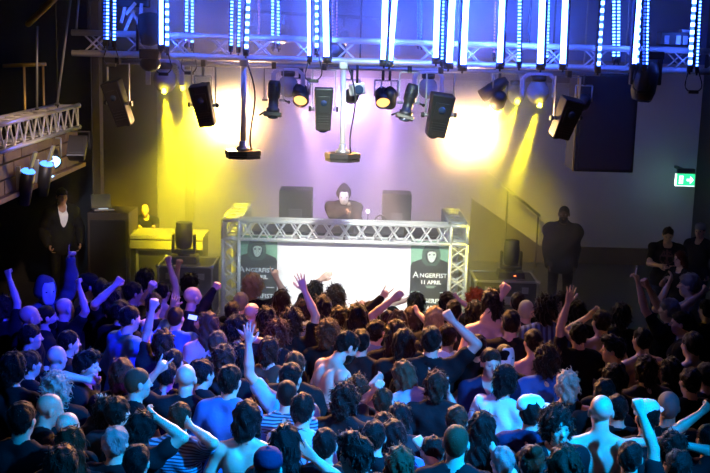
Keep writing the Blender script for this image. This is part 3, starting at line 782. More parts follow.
LOOK = {'b': 'glaring white blue LED tube', 'm': 'medium bright blue LED tube', 'd': 'faint blue LED tube', 's': 'LED tube broken into bright dashes', 'p': 'thin violet LED strip further back'}
cnt_l = {}
for (xt, xb, yb, hw_, lk, Y) in TUBES:
    k = cnt_l[lk] = cnt_l.get(lk, 0)+1
    b = at(xb, yb, Y); t = at(xt, -9, Y)
    d = t-b; L = d.length*1.35; F3 = frame(d.normalized(), Vector((0, 1, 0)))
    rot = Matrix((Vector(F3.col[0]), Vector(F3.col[0]).cross(d.normalized())*-1, d.normalized())).transposed()
    rot = d.normalized().to_track_quat('Z', 'Y').to_matrix()
    t_ = thing('led_tube', '%s, the %s of its kind counted from the left' % (LOOK[lk], ORD[k-1]), 'light tube', b, rot=rot, group='LED tubes hanging through the truss')
    r = hw_*Y/FPX*(1.25 if lk == 'b' else 1.0)
    mb = MB(); mb.tube((0, 0, 0.0), (0, 0, L), r, seg=12); mb.build('strip', m_led[lk], t_)
    mb = MB(); mb.box((0, r*1.1, L/2-0.02), (r*2.4, r*0.8, L+0.02), bev=0.002); mb.build('housing', m_house, t_)
    mb = MB(); mb.tube((0, 0, -0.06), (0, 0, 0.005), r*1.25+0.004, seg=12); mb.tube((0, 0, -0.085), (0, 0, -0.06), 0.010); mb.build('end_cap', m_fix, t_)

# cable loops under the tubes
LOOPS = [(108, 43, 114, 43, 22, 'left pair'), (160, 48, 167, 48, 26, 'second pair'), (309, 58, 318, 52, 26, 'dashed tube near the middle'), (186, 45, 192, 45, 28, 'pair beside the left dome light'), (637, 66, 646, 66, 26, 'big dark lamp on the right'), (689, 68, 698, 68, 24, 'rightmost tubes')]
for (xa, ya, xb, yb, dp, nm) in LOOPS:
    YL = 11.88 if xa == 186 else 11.28; pa, pb = at(xa, ya, YL), at(xb, yb, YL); o = thing('cable_loop', 'black cable loop below the LED tubes, by the '+nm, 'cable', pa, group='cable loops under the truss')
    pts = []
    for q in range(15):
        u = q/14; w = math.sin(math.pi*u); x = (xa*(1-u)+xb*u) + (-1 if u < .5 else 1)*6*math.sin(2*math.pi*min(u, 1-u))*1.0; y = ya*(1-u)+yb*u + dp*w**0.7
        pts.append(at(x, y, YL-0.02*w)-pa)
    MB().path(pts, 0.0065, 6).build('cable', m_cable, o); MB().box(pts[7], (0.10, 0.03, 0.035), bev=0.006).build('connector', m_fix, o)
# ------------------------------------------------------------------ fixtures hung below the truss
def chord_z(px, Y):
    if Y > 12.3: return ladder_z(at(px, 70, Y).x)
    return at(px, 53+(px-72)*20/673, TY).z
FG = 'lamps hung under the long truss'
def scanner(px, py, w, h, Y, rz, tilt, label, roll=0):
    """box-shaped spotlight, back towards the viewer, in a fork on two rods"""
    s = Y/FPX; c = at(px, py, Y); o = thing('stage_spotlight', label, 'stage light', c, rotz=R(rz), group=FG)
    W_, H_ = w*s, h*s; D = W_*0.75
    T = Matrix.Rotation(R(-roll), 3, 'Y') @ Matrix.Rotation(R(tilt), 3, 'X')
    mb = MB(); mb.box((0, 0, 0), (W_, D, H_), T, bev=0.014, taper=(0.80, 0.9))
    mb.box(T @ Vector((0, -D*0.5, H_*0.12)), (W_*0.62, 0.012, H_*0.40), T, bev=0.004)
    for q in range(4): mb.box(T @ Vector((0, -D*0.475, -H_*(0.16+0.06*q))), (W_*0.6, 0.012, 0.010), T)
    mb.build('body', m_fix, o)
    MB().lathe([(W_*0.36, 0), (W_*0.36, 0.03), (W_*0.30, 0.04), (0.002, 0.045)], Matrix.Translation(T @ Vector((0, D*0.48, -H_*0.42))) @ (T @ Matrix.Rotation(R(-120), 3, 'X')).to_4x4(), 18).build('lens', m_lensd, o)
    MB().lathe([(W_*0.16, -0.01), (W_*0.16, 0.012), (0.002, 0.013)], Matrix.Translation(T @ Vector((0, -D*0.5, H_*0.16))) @ (T @ Matrix.Rotation(R(90), 3, 'X')).to_4x4(), 14).build('rear_glass', m_lensd, o)
    top = chord_z(px, Y)-c.z
    yk = MB()
    for q in (-1, 1):
        yk.box((q*W_*0.60, 0, (top-0.10)/2), (0.012, 0.035, top-0.10), bev=0.003); yk.tube((q*W_*0.48, 0, 0), (q*W_*0.66, 0, 0), 0.020, seg=10)
    yk.box((0, 0, top-0.10), (W_*1.2+0.012, 0.035, 0.012), bev=0.003); yk.build('yoke', m_steel, o)
    for q in (-1, 1): MB().tube((q*W_*0.66, 0, 0), (q*W_*0.78, 0, 0), 0.028, seg=8).build('knob', m_fix, o)
    MB().box((0, 0, top-0.05), (0.05, 0.06, 0.11), bev=0.008).build('clamp', m_fix, o)
    return o
HY = 11.65
scanner(118.5, 103, 19, 46, HY, -12, 14, 'black box spotlight tilted in its fork, leftmost under the truss', 14)
scanner(203.5, 105, 20, 42, HY, -6, 14, 'brown lit box spotlight just left of the glaring left blinder', 10)
scanner(323.5, 109, 19, 42, HY, 3, 4, 'black box spotlight with blue rear glass left of the right pole', 0)
scanner(439, 115, 23, 43, HY, 8, 10, 'large hazy box spotlight just left of the glaring right blinder', -8)
scanner(566, 118, 22, 41, HY, 16, 16, 'dark blue box spotlight hanging beside the big black hung speaker', -12)

def profile(px, py, L, Y, roll, tilt, label):
    s = Y/FPX; c = at(px, py, Y); o = thing('profile_lantern', label, 'stage light', c, group='dark profile lanterns under the truss')
    T = Matrix.Rotation(R(roll), 3, 'Y') @ Matrix.Rotation(R(tilt), 3, 'X'); T4 = T.to_4x4()
    l = L*s; r = 7.0*s
    mb = MB(); mb.lathe([(0.01, l*.5), (r*0.75, l*.5), (r*0.9, l*.42), (r*0.9, l*.08), (r*0.72, l*.02), (r*0.72, -l*.2), (r*0.95, -l*.22), (r*0.95, -l*.36), (0.02, -l*.37)], T4, 18)
    for q in range(5): mb.lathe([(r*0.94, l*(.14+.05*q)), (r*0.98, l*(.15+.05*q)), (r*0.94, l*(.16+.05*q))], T4, 18)
    mb.build('barrel', m_fix, o)
    b = MB(); b.box(T @ Vector((0, 0, -l*.38)), (r*2.5, r*2.3, l*.10), T, bev=0.006); b.build('filter_holder', m_fix, o)
    MB().lathe([(r*0.8, 0), (r*0.7, -0.02), (0.003, -0.028)], Matrix.Translation(T @ Vector((0, 0, -l*.43))) @ T4, 16).build('lens', m_lensd, o)
    top = chord_z(px, Y)-c.z; y = MB()
    for q in (-1, 1):
        y.box((q*r*1.35, 0, (top-.1)/2), (0.010, 0.03, top-.1), bev=0.002); y.tube((q*r*0.8, 0, 0), (q*r*1.6, 0, 0), 0.013)
    y.box((0, 0, top-.1), (r*2.8, 0.03, 0.01)); y.build('yoke', m_steel, o)
    MB().box((0, 0, top-.05), (0.045, 0.05, 0.11), bev=0.006).build('clamp', m_fix, o)
    h = MB(); h.tube((r*1.5, 0, 0), (r*2.1, 0, -0.02), 0.010); h.sphere((r*2.15, 0, -0.02), 0.018, 8); h.build('lever', m_fix, o)
    MB().tube(T @ Vector((-r, 0, -l*.3)), T @ Vector((-r*1.9, 0, -l*.42)), 0.010).build('lever', m_fix, o)
profile(273.5, 100, 38, HY, 2, -8, 'dark profile lantern left of the black box spotlight with blue glass')
profile(408.5, 103, 38, HY, 14, -8, 'dark profile lantern leaning beside the large hazy box spotlight')
# slanting par lamp near the right blinder
def par_can(c, aim, L, r, label, glow=None, grp=None, mm=None):
    o = thing('par_lamp', label, 'stage light', c, group=grp); d = Vector(aim).normalized(); Q = d.to_track_quat('Z', 'Y').to_matrix().to_4x4()
    MB().lathe([(0.01, -L/2), (r*0.55, -L/2), (r*0.95, -L*.28), (r, L*.1), (r, L/2), (r*0.92, L/2), (r*0.90, L*.40), (0.003, L*.40)], Q, 20).build('can', mm or m_fix, o)
    MB().lathe([(r*0.89, L*.40), (r*0.6, L*.425), (0.003, L*.43)], Q, 18).build('lens', glow or m_lensd, o)
    y = MB(); sd = Q.to_3x3() @ Vector((1, 0, 0))
    for q in (-1, 1): y.tube(sd*r*1.08*q, sd*r*1.08*q + Vector((0, 0, r*2.1)), 0.009)
    y.tube(-sd*r*1.08 + Vector((0, 0, r*2.1)), sd*r*1.08 + Vector((0, 0, r*2.1)), 0.009); y.build('yoke', m_steel, o)
    MB().tube((0, 0, r*2.1), (0, 0, r*2.1+0.14), 0.016).build('clamp', m_fix, o)
    return o
par_can(at(494, 88, RY0), (-0.75, 0.2, -0.55), 0.34, 0.075, 'slim dark par lamp slanting down left beside the right blinder')
# poles with hexagonal plates
for (px, y0, y1, hwid, lb) in ((243, 63, 150, 19, 'lit steel pole with dark six sided plate hanging below the truss, before the left blinder'), (342.5, 66, 153, 18.5, 'blue lit steel pole with dark six sided plate hanging above the performer')):
    Y = 11.45; b = at(px, y1, Y); t = at(px+1, y0, Y); o = thing('hanging_pole', lb, 'hanging pole', b, group='poles with six sided plates')
    MB().tube((0, 0, 0), t-b, 0.029, seg=14).build('pole', m_metal, o)
    r = hwid*Y/FPX
    for k, (z0, z1, rr) in enumerate(((-0.05, 0.0, 1.0), (-0.085, -0.056, 0.96))):
        hx_ = [(rr*r*math.cos(math.pi*q/3+.2), rr*r*math.sin(math.pi*q/3+.2)) for q in range(6)]
        MB().prism(hx_, z1-z0, Matrix.Translation((0, 0, (z0+z1)/2)) @ Matrix.Rotation(R(90), 4, 'X')).build('plate', m_fix, o)
    MB().lathe([(0.075, 0.0), (0.07, 0.03), (0.04, 0.045), (0.04, 0.09), (0.03, 0.095)], seg=16).build('socket', m_steel, o)
    pts = [Vector((0.035, -0.01, 0.9)) + Vector((0.05*math.sin(u*5)+u*0.10, 0, -0.9*u)) for u in [q/12 for q in range(13)]]
    MB().path(pts, 0.009).build('lead', m_cable, o)
    MB().box(t-b, (0.09, 0.09, 0.07), bev=0.01).build('clamp', m_steel, o)

# glass dome lights with a pale bracket
m_dome = bpy.data.materials.new('dome_glass'); m_dome.use_nodes = True
bs = m_dome.node_tree.nodes['Principled BSDF']; bs.inputs['Base Color'].default_value = (0.55, 0.53, 0.55, 1); bs.inputs['Roughness'].default_value = 0.12
bs.inputs['Transmission Weight'].default_value = 0.3; bs.inputs['IOR'].default_value = 1.15
m_yel = mat('lamp_yellow', (1, 0.85, 0.1), 0.3, emit=(1.0, 0.80, 0.04), estr=25)
m_pale = mat('bracket_pale', (0.55, 0.53, 0.62), 0.4, 0.3)
YC = (1.0, 0.82, 0.01)
def dome(px, py, rpx, Y, label, bracket, beam=None, power=0, ang=16, lens=(0, 0)):
    s = Y/FPX; c = at(px, py, Y); r = rpx*s; o = thing('dome_light', label, 'stage light', c, group='glass dome lights')
    MB().sphere((0, 0, 0), (r, r, r*1.12), 24).build('dome', m_dome, o)
    MB().lathe([(r*0.62, r*0.95), (r*0.70, r*1.1), (r*0.70, r*1.45), (r*0.3, r*1.5)], seg=18).build('base', m_fix, o)
    top = chord_z(px, Y)-c.z
    MB().tube((0, 0, r*1.5), (0, 0, max(top, r*1.6)), 0.02).build('clamp', m_steel, o)
    if bracket:
        y = MB(); h = r*1.15
        for q in (-1, 1): y.box((q*r*1.45, 0, h*0.35), (r*0.42, 0.05, h*1.5), bev=0.012); y.box((q*r*1.22, 0, h*1.2), (r*0.6, 0.05, r*.36), Matrix.Rotation(R(40*q), 3, 'Y'), bev=0.01)
        y.box((0, 0, h*1.42), (r*2.1, 0.05, r*0.32), bev=0.012); y.build('bracket', m_pale, o)
    if beam:
        d = (Vector(beam)-c).normalized(); p = at(px+lens[0], py+lens[1], Y) - c + Vector((0, -r*0.9, 0)); p = p*1.0
        Q = Matrix.Translation(p) @ d.to_track_quat('Z', 'Y').to_matrix().to_4x4()
        MB().lathe([(0.022, -0.03), (0.026, 0.01), (0.020, 0.018), (0.002, 0.02)], Q, 14).build('lens', m_yel, o)
        spot_light('dome_beam', c+p+d*0.05, beam, YC, power, ang, 1.0, 0.03, o)
    return o
dome(165, 80, 11.5, RY0, 'left dome light with pale bracket, brightest yellow lamp of the left pair', True, (-2.25, 14.4, 1.0), 2200, 20, (1, 11))
dome(184, 78, 9.0, RY1, 'dome light behind the bracket of the left dome light', False, (-1.8, 14.6, 1.0), 2200, 20, (0, 10))
dome(516, 94, 9.0, RY1, 'dome light behind the bracket of the right dome light', False, (1.15, 13.6, 1.0), 2200, 20, (0, 8))
dome(538, 92, 11.0, RY0, 'right dome light in a pale bracket with yellow lamp', True, (1.40, 13.0, 1.0), 2200, 20, (0, 13))
dome(288, 86, 10.0, RY0, 'unlit dome light in a pale bracket behind the left profile lantern', True)
dome(428, 88, 9.5, RY0, 'unlit dome light in a pale bracket behind the leaning profile lantern', True)

# blinders facing the viewer
m_blind = mat('blinder_glow', (1, 0.9, 0.7), 0.3, emit=(1.0, 0.72, 0.40), estr=60)
def blinder(px, py, label, power):
    Y = RY1; c = at(px, py, Y); o = thing('blinder_lamp', label, 'stage light', c, group='glaring blinder lamps')
    MB().box((0, 0.07, 0), (0.36, 0.16, 0.36), bev=0.03).build('housing', m_fix, o)
    for q in (-1, 1):
        for w in (-1, 1): MB().lathe([(0.075, 0.02), (0.07, 0.03), (0.002, 0.034)], Matrix.Translation((q*0.085, 0.0, w*0.085)) @ Matrix.Rotation(R(90), 4, 'X'), 16).build('lamp', m_blind, o)
    y = MB(); top = chord_z(px, Y)-c.z
    for q in (-1, 1): y.box((q*0.21, 0.03, top/2), (0.012, 0.08, top), bev=0.003)
    y.box((0, 0.03, 0.20), (0.42, 0.06, 0.012))
    y.build('yoke', m_steel, o)
    spot_light('blinder_beam', c+Vector((0, -0.06, 0)), (c.x*0.35, 6.5, 2.6), (1.0, 0.55, 0.20), power, 120, 1.0, 0.12, o)
blinder(231, 112, 'glaring warm blinder lamp on the left, beside the brown box spotlight', 2000)
blinder(471, 128, 'glaring warm blinder lamp on the right, beside the hazy box spotlight', 2000)
# rear wash lamps in the back
m_warm = mat('lamp_warm', (1, 0.7, 0.4), 0.3, emit=(1.0, 0.55, 0.25), estr=12)
for k, (px, py) in enumerate(((252, 33), (283, 36), (344, 38), (386, 40))):
    c = at(px, py, 15.2)
    o = par_can(c, (-0.2, -0.55, -0.6), 0.22, 0.07, 'small warm wash lamp behind the truss, '+('leftmost', 'second from the left', 'third from the left', 'rightmost')[k]+' of four', m_warm, 'warm wash lamps in the back')
a, b = at(240, 31, 15.2), at(400, 40, 15.2); a.z += 0.27; b.z += 0.27
o = thing('lamp_bar', 'thin dark bar carrying the four small warm wash lamps at the back', 'bar', a); MB().tube((0, 0, 0), b-a, 0.024).build('tube', m_fix, o)
for q in (0.1, 0.9): MB().tube((b-a)*q, Vector(((b-a)*q).to_tuple()[:2]+(7.4-a.z,)), 0.01).build('hanger', m_fix, o)
# stage washes on the ladder truss; yellow pars added to colour the haze
for k, (px, tgt, col, pw, an) in enumerate(((300, (-0.2, 14.6, 1.8), (1.0, 0.60, 0.48), 1700, 22), (390, (0.3, 14.6, 1.9), (1.0, 0.58, 0.55), 1700, 22),
        (352, (-0.2, 17.4, 2.9), (0.62, 0.38, 1.0), 4500, 56), (585, (3.4, 17.4, 2.6), (0.45, 0.28, 1.0), 420, 60), (203, (-2.15, 15.2, 1.7), (1.0, 0.82, 0.01), 16000, 54), (500, (1.6, 17.0, 1.6), (1.0, 0.78, 0.02), 6500, 42))):
    c = at(px, 74, RY0); c.z = ladder_z(c.x)-0.31; d = (Vector(tgt)-c).normalized()
    o = par_can(c, d, 0.26, 0.085, 'black par lamp behind the truss aimed at the '+('cloth side of the performer', 'gear side of the performer', 'violet wall', 'right wall', 'left haze, added to yellow it', 'right haze, added to yellow it')[k], mat('lamp_wash_%d' % k, (1, 1, 1), 0.3, emit=col, estr=3), 'par lamps behind the truss')
    spot_light('par_beam', c+d*0.16, tgt, col, pw, an, 0.9, 0.05, o)
# two amber lamps added on the ladder truss to rim the crowd's heads
for k, (px, tx, lb) in enumerate(((302, -1.0, 'added amber backlight lamp on the ladder truss, left of the blue glass box spotlight'), (383, 0.5, 'added amber backlight lamp on the ladder truss, left of the leaning profile lantern'))):
    c = at(px, 80, RY0); c.z = ladder_z(c.x)-0.31; d = (Vector((tx, 9.6, 1.6))-c).normalized()
    o = par_can(c, d, 0.24, 0.085, lb, mat('lamp_amber_added_%d' % k, (1, .5, .1), 0.3, emit=(1.0, 0.5, 0.15), estr=2), 'added amber backlight lamps')
    spot_light('added_rim_beam', c+d*0.15, c+d, (1.0, 0.40, 0.09), 1400, 62, 0.7, 0.05, o)
# dark moving lamp on the right, equipment box on the truss, small blue lamp
c = at(645, 80, 11.4); o = thing('moving_head', 'big dark moving head lamp hanging under the truss right of the black speaker', 'stage light', c)
MB().lathe([(0.02, 0.2), (0.10, 0.19), (0.13, 0.08), (0.125, -0.12), (0.10, -0.2), (0.02, -0.21)], Matrix.Rotation(R(6), 4, 'Y'), 22).build('head', m_fix, o)
y = MB()
for q in (-1, 1): y.box((q*0.145, 0, 0.10), (0.03, 0.08, 0.30), bev=0.01)
y.box((0, 0, 0.25), (0.32, 0.18, 0.08), bev=0.015); y.build('yoke', m_fix, o)
MB().lathe([(0.10, -0.205), (0.08, -0.222), (0.003, -0.228)], Matrix.Rotation(R(6), 4, 'Y'), 18).build('lens', m_lensd, o)
c = at(673, 39, 11.65); o = thing('dimmer_box', 'small dark equipment box standing on the truss at far right', 'equipment box', c)
MB().box((0, 0, 0), (0.30, 0.18, 0.14), bev=0.012).build('case', m_fix, o)
for q in (-0.09, 0.03, 0.10): MB().box((q, -0.095, -0.01), (0.05, 0.012, 0.09), bev=0.003).build('panel', m_steel, o)
MB().box((0.11, 0, 0.085), (0.08, 0.12, 0.03), bev=0.006).build('vent', m_steel, o)
c = at(357, 89, 11.7); o = thing('effect_lamp', 'small blue lit effect lamp hanging right of the right pole', 'stage light', c)
MB().box((0, 0, 0), (0.17, 0.13, 0.12), Matrix.Rotation(R(-10), 3, 'Y'), bev=0.012).build('body', m_steel, o)
MB().lathe([(0.045, 0), (0.05, 0.04), (0.04, 0.045), (0.002, 0.05)], Matrix.Translation((0.02, -0.06, -0.01)) @ Matrix.Rotation(R(80), 4, 'X'), 14).build('lens', m_lensd, o)
MB().tube((0, 0, 0.05), (0, 0, chord_z(357, 11.7)-c.z), 0.014).build('hanger', m_fix, o)
c = at(300, 66, 11.9); o = thing('moving_head', 'dark small moving head lamp clamped on the truss near the middle', 'stage light', at(335, 52, 11.9))
MB().sphere((0, 0, 0.02), (0.12, 0.11, 0.13), 18).build('head', m_fix, o); MB().box((0, 0, -0.13), (0.22, 0.2, 0.05), bev=0.012).build('base', m_fix, o)
MB().lathe([(0.06, 0), (0.05, 0.02), (0.002, 0.024)], Matrix.Translation((0, -0.10, 0.03)) @ Matrix.Rotation(R(90), 4, 'X'), 14).build('lens', m_lensd, o)
# dark lamp tied to the left end of the truss
o = thing('moving_head', 'black moving head lamp clamped on the left end of the truss', 'stage light', at(150, 38, 11.4))
MB().lathe([(0.02, 0.26), (0.10, 0.24), (0.12, 0.10), (0.09, -0.06), (0.02, -0.08)], Matrix.Rotation(R(-4), 4, 'Y'), 18).build('head', m_fix, o)
y = MB(); y.box((0, 0, -0.16), (0.20, 0.16, 0.10), bev=0.014)
for q in (-1, 1): y.box((q*0.125, 0, 0.0), (0.025, 0.07, 0.26), bev=0.006)
y.build('yoke', m_fix, o); MB().sphere((0.0, 0, -0.26), (0.11, 0.10, 0.08), 14).build('base', m_fix, o)
o = thing('mirror_effect', 'cluster of small glinting mirrors on a dark lamp above the left truss end', 'stage light', at(133, 14, 11.7))
MB().box((0, 0, 0.12), (0.34, 0.14, 0.10), bev=0.012).build('body', m_fix, o)
for k, (x, z, a, l) in enumerate(((-0.10, 0.0, 15, .2), (-0.03, -0.07, 25, .24), (0.04, -0.04, -35, .2), (0.10, 0.02, 5, .18), (0.0, 0.05, 40, .16))):
    MB().box((x, -0.03*k, z), (0.035, 0.012, l), Matrix.Rotation(R(a), 3, 'Y'), bev=0.003).build('mirror', m_metal, o)
MB().tube((0, 0, 0.16), (0, 0, 0.9), 0.015).build('hanger', m_fix, o)

# fixtures at the left gallery
m_blue = mat('lamp_blue', (0.1, 0.2, 1), 0.3, emit=(0.06, 0.25, 1.0), estr=3)
for k, (px, py, Y) in enumerate(((14, 184, 10.6), (33, 176, 11.2))):
    c = at(px, py, Y)+Vector((0.12, 0, 0)); ax = Vector((0.22, -0.25, 0.9)).normalized()
    o = thing('strip_lamp', ('blue topped black tube lamp at the left picture edge below the small truss', 'blue topped black tube lamp, second from the left edge below the small truss')[k], 'stage light', c, group='tube lamps on the gallery front')
    MB().tube(-ax*0.21, ax*0.14, 0.062, 0.070, seg=16).build('can', m_fix, o)
    Q = Matrix.Translation(ax*0.14) @ ax.to_track_quat('Z', 'Y').to_matrix().to_4x4()
    MB().lathe([(0.070, 0), (0.060, 0.012), (0.002, 0.016)], Q, 16).build('lens', m_blue, o)
    MB().box((-0.10, 0.02, 0.05), (0.08, 0.04, 0.24), bev=0.006).build('bracket', m_steel, o)
    MB().box(ax*0.26+Vector((0.03, 0, 0)), (0.02, 0.10, 0.17), Matrix.Rotation(R(18), 3, 'Y'), bev=0.003).build('flap', m_steel, o)
c = at(42, 157, 12.0)+Vector((0.1, 0, 0)); o = par_can(c, (0.35, -0.75, -0.5), 0.2, 0.10, 'par lamp with glowing pale blue lens beside the dark floodlight', mat('lamp_paleblue', (.5, .7, 1), 0.3, emit=(0.3, 0.6, 1.0), estr=4))
spot_light('gallery_beam', c+Vector((.05, -.12, -.08)), (-2.6, 9.0, 1.3), (0.08, 0.25, 1.0), 160, 60, 0.9, 0.06, o)
c = at(69, 148, 12.6); o = thing('floodlight', 'wide black floodlight hanging under the end of the small truss', 'stage light', c, rotz=R(12))
T = Matrix.Rotation(R(-28), 3, 'X')
MB().box((0, 0, 0), (0.44, 0.16, 0.26), T, bev=0.02, taper=(0.8, 1)).build('housing', m_fix, o); MB().box(T @ Vector((0, -0.085, 0)), (0.34, 0.01, 0.18), T, bev=0.004).build('glass', m_fix, o)
y = MB()
for q in (-1, 1): y.box((q*0.23, 0, 0.09), (0.012, 0.03, 0.2))
y.box((0, 0, 0.19), (0.47, 0.03, 0.012)); y.tube((0, 0, 0.19), (0, 0, 0.28), 0.014); y.build('yoke', m_fix, o)

# big hung speaker
sp0, sp1 = at(580, 74, 12.6), at(633, 173, 12.6)
c = (sp0+sp1)/2; w, h = sp1.x-sp0.x, sp0.z-sp1.z
o = thing('hung_speaker', 'tall black speaker cabinet hanging right of the stage lights', 'speaker', c)
MB().box((0, 0.3, 0), (w, 0.6, h), bev=0.015).build('cabinet', m_black, o)
MB().box((0, -0.008, 0), (w-0.06, 0.02, h-0.06), bev=0.006).build('grille', mat('speaker_grille', (0.02, 0.02, 0.024), 0.8, bump=0.5, bscale=220), o)
MB().box((-w/2-0.012, 0.01, 0), (0.018, 0.02, h), bev=0.003).build('lit_edge', m_brass, o)  # brass strip stands in for light on the cabinet's left edge
for q in (-1, 1): MB().tube((q*w*.35, 0.3, h/2), (q*w*.35, 0.3, 7.4-c.z), 0.010).build('chain', m_steel, o)
MB().box((0, 0.3, h/2+0.03), (w*0.8, 0.06, 0.05), bev=0.006).build('hanging_bar', m_steel, o)
# ------------------------------------------------------------------ DJ booth
BY = 13.45
m_tr2 = mat('booth_aluminium', (0.86, 0.88, 0.88), 0.30, 0.25)
p00 = at(221, 220, BY); p01 = at(469.5, 227, BY)
zt0 = (p00.z+p01.z)/2; bx0, bx1 = p00.x+0.02, p01.x-0.02
TW = 0.205; TZ = 0.232; zlow = zt0-TZ
bt = thing('booth_truss', 'bright aluminium truss frame around the performer\'s booth', 'truss', (bx0, BY, STAGE_Z))
lx = bx1-bx0; lz = zlow-STAGE_Z
truss(MB(), (TW, 0, lz), (lx-TW, 0, lz), (0, 0, TZ), (0, TW, 0), 13, 0.023, 0.0105, faces=('front', 'back')).build('front_beam', m_tr2, bt)
DEP = 1.15
for x in (0, lx-TW):
    truss(MB(), (x, TW, lz), (x, DEP, lz), (0, 0, TZ), (TW, 0, 0), 4, 0.022, 0.010).build('side_beam', m_tr2, bt)
    for y in (0, DEP):
        truss(MB(), (x, y, 0), (x, y, lz), (0, TW, 0), (TW, 0, 0), 5, 0.022, 0.010).build('post', m_tr2, bt)
        mb = MB()
        for a in (0, TW):
            for b in (0, TW):
                az = a*TZ/TW; mb.tube((x+a, y+b, lz), (x+a, y+b, lz+TZ), 0.022, seg=10); mb.tube((x, y+b, lz+az), (x+TW, y+b, lz+az), 0.022, seg=10); mb.tube((x+b, y, lz+az), (x+b, y+TW, lz+az), 0.022, seg=10)
        mb.build('corner', m_tr2, bt)
        MB().box((x+TW/2, y+TW/2, 0.01), (TW+0.12, TW+0.12, 0.02), bev=0.004).build('base_plate', m_steel, bt)
# white cloth panel
q0, q1 = at(276.5, 243, BY+0.10), at(411.5, 246, BY+0.10)
pz = (q0.z+q1.z)/2+0.09
o = thing('cloth_panel', 'bright blank white cloth stretched across the front of the booth', 'banner', ((q0.x+q1.x)/2, BY+0.12, STAGE_Z))
MB().box((0, 0, (pz-STAGE_Z)/2+0.02), (q1.x-q0.x, 0.02, pz-STAGE_Z-0.06), bev=0.004).build('cloth', mat('cloth_panel_white', (0.93, 0.92, 0.91), 0.8, bump=0.05, bscale=3), o)
MB().tube((-(q1.x-q0.x)/2, -0.02, pz-STAGE_Z), ((q1.x-q0.x)/2, -0.02, pz-STAGE_Z), 0.016).build('top_rod', m_tr2, o)
for q in (-0.33, 0.0, 0.33): MB().box(((q1.x-q0.x)*q, -0.03, pz-STAGE_Z-0.02), (0.025, 0.02, 0.05), bev=0.004).build('clip', m_fix, o)

# posters
m_pbg = mat('poster_green', (0.10, 0.32, 0.18), 0.6, noise=(0.36, 0.62, 0.44), nscale=6)
m_pdk = mat('poster_dark', (0.018, 0.022, 0.018), 0.6)
m_pho = mat('poster_hood', (0.06, 0.115, 0.075), 0.6); m_pfa = mat('poster_mask', (0.62, 0.72, 0.62), 0.6); m_ptx = mat('poster_lettering', (0.80, 0.86, 0.84), 0.6); m_pwh = mat('poster_white', (0.85, 0.86, 0.84), 0.6)
m_pgr = mat('poster_small_print', (0.30, 0.42, 0.34), 0.6)
MT = Matrix.Rotation(R(90), 4, 'X')
def poster(pxa, pxb, pyt, label):
    Y = BY+0.10
    a, b = at(pxa, pyt, Y), at(pxb, pyt, Y); w = b.x-a.x; H_ = a.z-STAGE_Z-0.02; s = w/41.0       # s: metres per pixel
    o = thing('poster', label, 'poster', ((a.x+b.x)/2, Y, STAGE_Z+0.02), group='posters on the booth')
    z = lambda v: H_-v*s                     # v: pixels below the top edge
    MB().box((0, 0.008, H_/2), (w, 0.012, H_), bev=0.001).build('sheet', m_pdk, o)
    MB().box((0, 0.001, z(12.5)), (w, 0.003, 25*s), None).build('green_field', m_pbg, o)
    y0 = -0.002
    P = lambda poly, dy: ([(x*s, z(v)) for x, v in poly], dy)
    def flat(poly, dy, m, nm):
        mb = MB(); mb.prism([(x*s, z(v)) for x, v in poly][::-1], 0.0015, Matrix.Translation((0, y0-dy, 0))); return mb.build(nm, m, o)
    flat([(-20.4, 25.5), (-19, 22), (-13, 19.5), (-9, 18), (9, 18), (13, 19.5), (19, 22), (20.4, 25.5), (20.4, 33), (-20.4, 33)], 0.001, m_pdk, 'shoulders')
    flat([(-9, 21), (-9.5, 15), (-9, 10), (-6.5, 5), (-5, 1.5), (-2, 0.3), (3, 0.3), (5.5, 2), (7.5, 6), (9.3, 11), (9.6, 15), (8.8, 21), (5, 25), (-5, 25)], 0.0025, m_pho, 'hood')
    flat([(-5.6, 18), (-6, 13), (-4, 9.5), (0, 8.6), (4.4, 9.5), (6.4, 13), (6, 18), (3, 22.5), (-2, 22.5)], 0.004, m_pdk, 'hood_opening')
    flat([(-3.6, 15), (-3.8, 12.6), (-2, 10.6), (1, 10.2), (4.2, 11), (5.2, 13), (4.8, 16), (3.4, 19.6), (1.2, 21.6), (-1, 21.2), (-2.8, 18.4)], 0.0055, m_pfa, 'mask')
    for (cx, cv) in ((-1.7, 13.6), (2.7, 13.5)): flat([(cx-1.3, cv), (cx-0.6, cv-0.7), (cx+0.7, cv-0.7), (cx+1.3, cv), (cx+0.5, cv+0.7), (cx-0.6, cv+0.7)], 0.007, m_pdk, 'eye_hole')
    T = lambda x, v: Matrix.Translation((x*s, -0.006, z(v))) @ MT
    for dv in (0, 26.5):
        ob = text_mesh('title_lettering', 'A', 9.2*s, T(-15.0, 35.0+dv), m_ptx, o, 0.001, 0.0004)
        ob = text_mesh('title_lettering', 'NGERFIST', 6.1*s, T(2.9, 35.4+dv), m_ptx, o, 0.001, 0.0022, 1.04)
        text_mesh('date_lettering', '11 APRIL', 5.2*s, T(0.5, 42.4+dv), m_pwh, o, 0.001, 0.0034, 1.06)
        for k, ww in enumerate((10, 8)): MB().box((0.5*s, -0.005, z(46.3+1.5*k+dv)), (ww*s, 0.002, 0.8*s)).build('small_print', m_pgr, o)
        MB().box((-14.5*s, -0.005, z(52.6+dv)), (9*s, 0.002, 1.3*s)).build('small_print', m_pgr, o); MB().box((14*s, -0.005, z(52.8+dv)), (8*s, 0.002, 0.9*s)).build('small_print', m_pwh, o)
    for q in (-1, 1): MB().box((q*w*0.4, -0.006, H_-0.012), (0.03, 0.02, 0.03), bev=0.003).build('clip', m_fix, o)
    return o
poster(236.5, 277.5, 235, 'tall dark poster with hooded masked figure at the left end of the booth')
